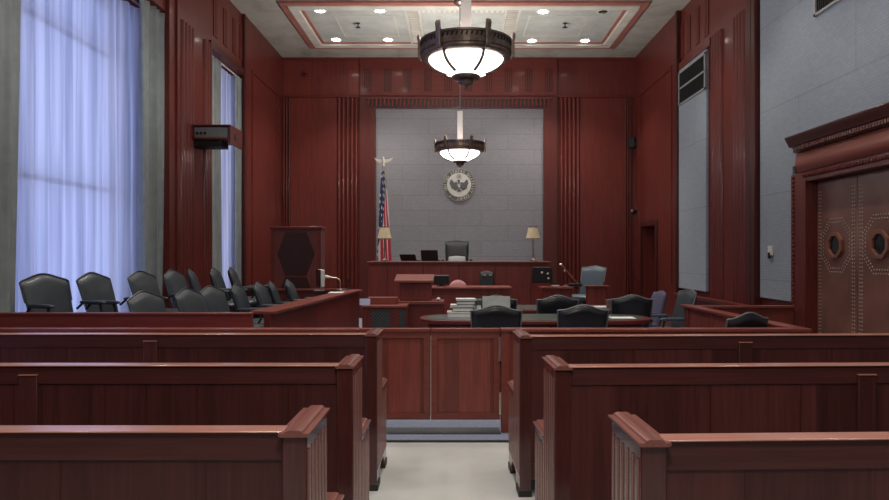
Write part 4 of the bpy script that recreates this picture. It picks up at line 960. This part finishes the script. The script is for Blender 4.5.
# ------------------------------------------------------------------ chandeliers
def make_chandelier(label):
    c = thing('chandelier', label, 'chandelier', (0, 0, 0), 0, 'bronze bowl chandeliers')   # origin at bottom finial height 3.10
    z = lambda a: a - 3.10
    m = MB(); m.cap = False
    m.lathe([(0.355, z(3.385)), (0.40, z(3.387)), (0.425, z(3.398)), (0.432, z(3.412)), (0.428, z(3.435)), (0.436, z(3.44)), (0.436, z(3.53)), (0.448, z(3.535)), (0.448, z(3.555)), (0.425, z(3.555)), (0.415, z(3.53)), (0.41, z(3.42)), (0.355, z(3.40)), (0.355, z(3.385))], 64)
    rg = ob('ring', m, 'bronze', c)
    m = MB()
    for k in range(60):
        a = 2 * PI * k / 60; q = len(m.v); m.prism([(-0.014, 0.0), (0.004, 0.0), (0.016, 0.035), (-0.002, 0.035)], -0.004, 0.004, 'y')
        m.xf(Matrix.Rotation(a, 4, 'Z') @ Matrix.Translation((0.437, 0, z(3.492))) @ Matrix.Rotation(PI / 2, 4, 'Z'), q)
    ob('pierced_border', m, 'bronze_dark', rg)
    m = MB()
    for k in range(12):
        a = 2 * PI * (k + 0.5) / 12; q = len(m.v); m.box(-0.085, 0.085, -0.003, 0.003, 0.0, 0.055); m.xf(Matrix.Rotation(a, 4, 'Z') @ Matrix.Translation((0.434, 0, z(3.44))) @ Matrix.Rotation(PI / 2, 4, 'Z'), q)
    ob('relief_panel', m, 'bronze', rg, 0.002)
    for k in range(6):
        a = 2 * PI * k / 6 - 0.08; m = MB()
        m.prism([(0.434, z(3.38)), (0.458, z(3.39)), (0.47, z(3.43)), (0.47, z(3.57)), (0.480, z(3.61)), (0.462, z(3.645)), (0.448, z(3.61)), (0.446, z(3.57)), (0.432, z(3.545))], -0.026, 0.026, 'y'); m.xf(Matrix.Rotation(a, 4, 'Z')); ob('fin', m, 'bronze', c, 0.006)
    m = MB(); m.cap = False; pr = [(r, z(q)) for r, q in ((0.364, 3.40), (0.36, 3.372), (0.34, 3.338), (0.30, 3.303), (0.245, 3.273), (0.18, 3.248), (0.12, 3.23))]
    m.lathe(pr, 48); ob('glass_bowl', m, 'glow_bowl', c, smooth=180)
    for k in range(6):
        a = 2 * PI * k / 6 - 0.08
        pts = [(math.cos(a) * (r + 0.004), math.sin(a) * (r + 0.004), zz - 0.003) for r, zz in pr[:-1]]; ob('bowl_rib', MB().tube(pts, 0.0165, 6), 'bronze', c)
    ob('boss', MB().lathe([(0.0, z(3.10)), (0.012, z(3.115)), (0.022, z(3.135)), (0.065, z(3.15)), (0.075, z(3.175)), (0.065, z(3.19)), (0.125, z(3.20)), (0.14, z(3.222)), (0.12, z(3.237)), (0, z(3.24))], 28), 'bronze', c)
    m = MB(); m.box(-0.05, 0.05, -0.05, 0.05, z(3.25), z(4.13)); ob('stem_box', m, 'stem', c, 0.006)
    ob('stem_rod', MB().tube([(0, 0, z(4.13)), (0, 0, z(ZC + 0.03))], 0.013, 10), 'steel', c)
    ob('canopy', MB().lathe([(0.0, z(ZC - 0.07)), (0.05, z(ZC - 0.065)), (0.11, z(ZC - 0.02)), (0.115, z(ZC + 0.045)), (0, z(ZC + 0.045))], 28), 'bronze', c)
    return c
ch = make_chandelier('large bronze bowl chandelier nearest the gallery'); CH1 = (PX(466, 6.6), 6.6); CH2 = (PX(460, 12.35), 12.35)
ch.location = (CH1[0], CH1[1], 3.10)
dup(ch, (CH2[0], CH2[1], 3.06), 0.0, 'smaller-looking bronze bowl chandelier hanging before the wall seal')

# ------------------------------------------------------------------ wall devices
o = thing('projector_box', 'wooden projector box jutting from the left wall by far window', 'projector box', (XL, 10.8, PZ(145, 10.8)))
L = 0.62; hh = 0.27
m = MB(); m.box(0, L, -0.3, 0.3, 0.04, 0.07); m.box(0, L, -0.3, 0.3, hh - 0.02, hh); m.box(L - 0.03, L, -0.3, 0.3, -0.03, hh - 0.02); m.box(0, 0.03, -0.3, 0.3, 0.07, hh - 0.02); m.box(0, L, 0.26, 0.3, 0.07, hh - 0.02)
ob('wooden_case', m, 'wood_x', o, 0.005)
pj = ob('projector', box(0.05, L - 0.05, -0.27, 0.2, 0.075, hh - 0.03), 'piping', o, 0.008); ob('lens', MB().tube([(L - 0.01, -0.05, 0.12), (L + 0.015, -0.05, 0.12)], 0.055, 14), 'screen', o)
ob('mount_plate', box(0.0, 0.46, -0.26, 0.1, -0.06, 0.038), 'black', o, 0.01)
for k in range(3): ob('knob', MB().tube([(0.1 + 0.06 * k, -0.285, 0.14), (0.1 + 0.06 * k, -0.27, 0.14)], 0.022, 10), 'black', pj)
o = thing('wall_speaker', 'pair of small black speakers high on right rear corner', 'speaker', (PX(634, YB) - 0.02, YB - 0.06, PZ(149, YB)))
for s in (-1, 1): q = ob('cabinet', box(s * 0.085 - 0.065, s * 0.085 + 0.065, -0.16, -0.03, 0, 0.24), 'black', o, 0.01); ob('grille', box(s * 0.085 - 0.05, s * 0.085 + 0.05, -0.165, -0.16, 0.02, 0.22), 'grille', q)
ob('bracket', box(-0.03, 0.03, -0.04, 0.06, 0.08, 0.16), 'steel', o)
o = thing('security_camera', 'small black camera on right rear corner below the speakers', 'camera', (PX(633, YB), YB - 0.06, PZ(214, YB)))
ob('mount', box(-0.04, 0.04, -0.04, 0.06, 0, 0.1), 'black', o, 0.006); ob('body', MB().tube([(0.1, -0.12, 0.04), (-0.06, -0.14, 0.06)], 0.045, 12), 'black', o); ob('lens', MB().ball((-0.075, -0.142, 0.062), 0.03, 10), 'leather_grey', o)
o = thing('alarm_light', 'small dark red alarm unit on upper left of back wall', 'alarm', (PX(306, YB), YB - 0.0, PZ(77, YB)))
ob('housing', box(-0.06, 0.06, -0.07, 0, 0, 0.09), 'redled', o, 0.01); ob('strobe', box(-0.05, 0.02, -0.085, -0.07, 0.03, 0.07), 'black', o, 0.005)

# ------------------------------------------------------------------ camera, light, world
cam = bpy.data.cameras.new('camera'); co = bpy.data.objects.new('camera', cam); COL.objects.link(co)
co.location = (0, 0, EYE); co.rotation_euler = (PI / 2, 0, 0); cam.sensor_width = 36; cam.lens = F / 889 * 36
cam.shift_x = -(VX - 444.5) / 889; cam.shift_y = (VY - 250) / 889; cam.clip_start = 0.05
S.camera = co
def light(typ, loc, power, color, **k):
    l = bpy.data.lights.new('lamp_light', typ); l.energy = power; l.color = color
    for a, b_ in k.items(): setattr(l, a, b_)
    q = bpy.data.objects.new('lamp_light', l); COL.objects.link(q); q.location = loc; return q
WARM = (1.0, 0.93, 0.84)
for (x, y, lit) in DLP:
    if lit: light('SPOT', (x, y, ZC - 0.05), 95, WARM, spot_size=math.radians(95), spot_blend=0.6, shadow_soft_size=0.08)
for x in (-2.7, 0.0, 2.8):  # unseen ceiling spots without fixtures, added to brighten gallery, aisle and rails
    for y in (1.0, 3.7, 6.0, 8.3, 10.6):
        light('SPOT', (x, y, ZC - 0.05), 66, WARM, spot_size=math.radians(100), spot_blend=0.6, shadow_soft_size=0.1)
for (x, y) in (CH1, CH2): light('POINT', (x, y + 0.15, 3.50), 170, (1.0, 0.95, 0.9), shadow_soft_size=0.2)
light('POINT', (0.1, 0.4, 3.5), 95, (1.0, 0.95, 0.9), shadow_soft_size=0.35)
w = bpy.data.worlds.new('world'); S.world = w; w.use_nodes = True
bg = w.node_tree.nodes['Background']; bg.inputs[0].default_value = (0.40, 0.46, 0.92, 1); bg.inputs[1].default_value = 0.78
S.view_settings.view_transform = 'Standard'; S.view_settings.look = 'None'; S.view_settings.gamma = 1.0; S.view_settings.use_curve_mapping = False
S.view_settings.exposure = 1.2
S.cycles.max_bounces = 8
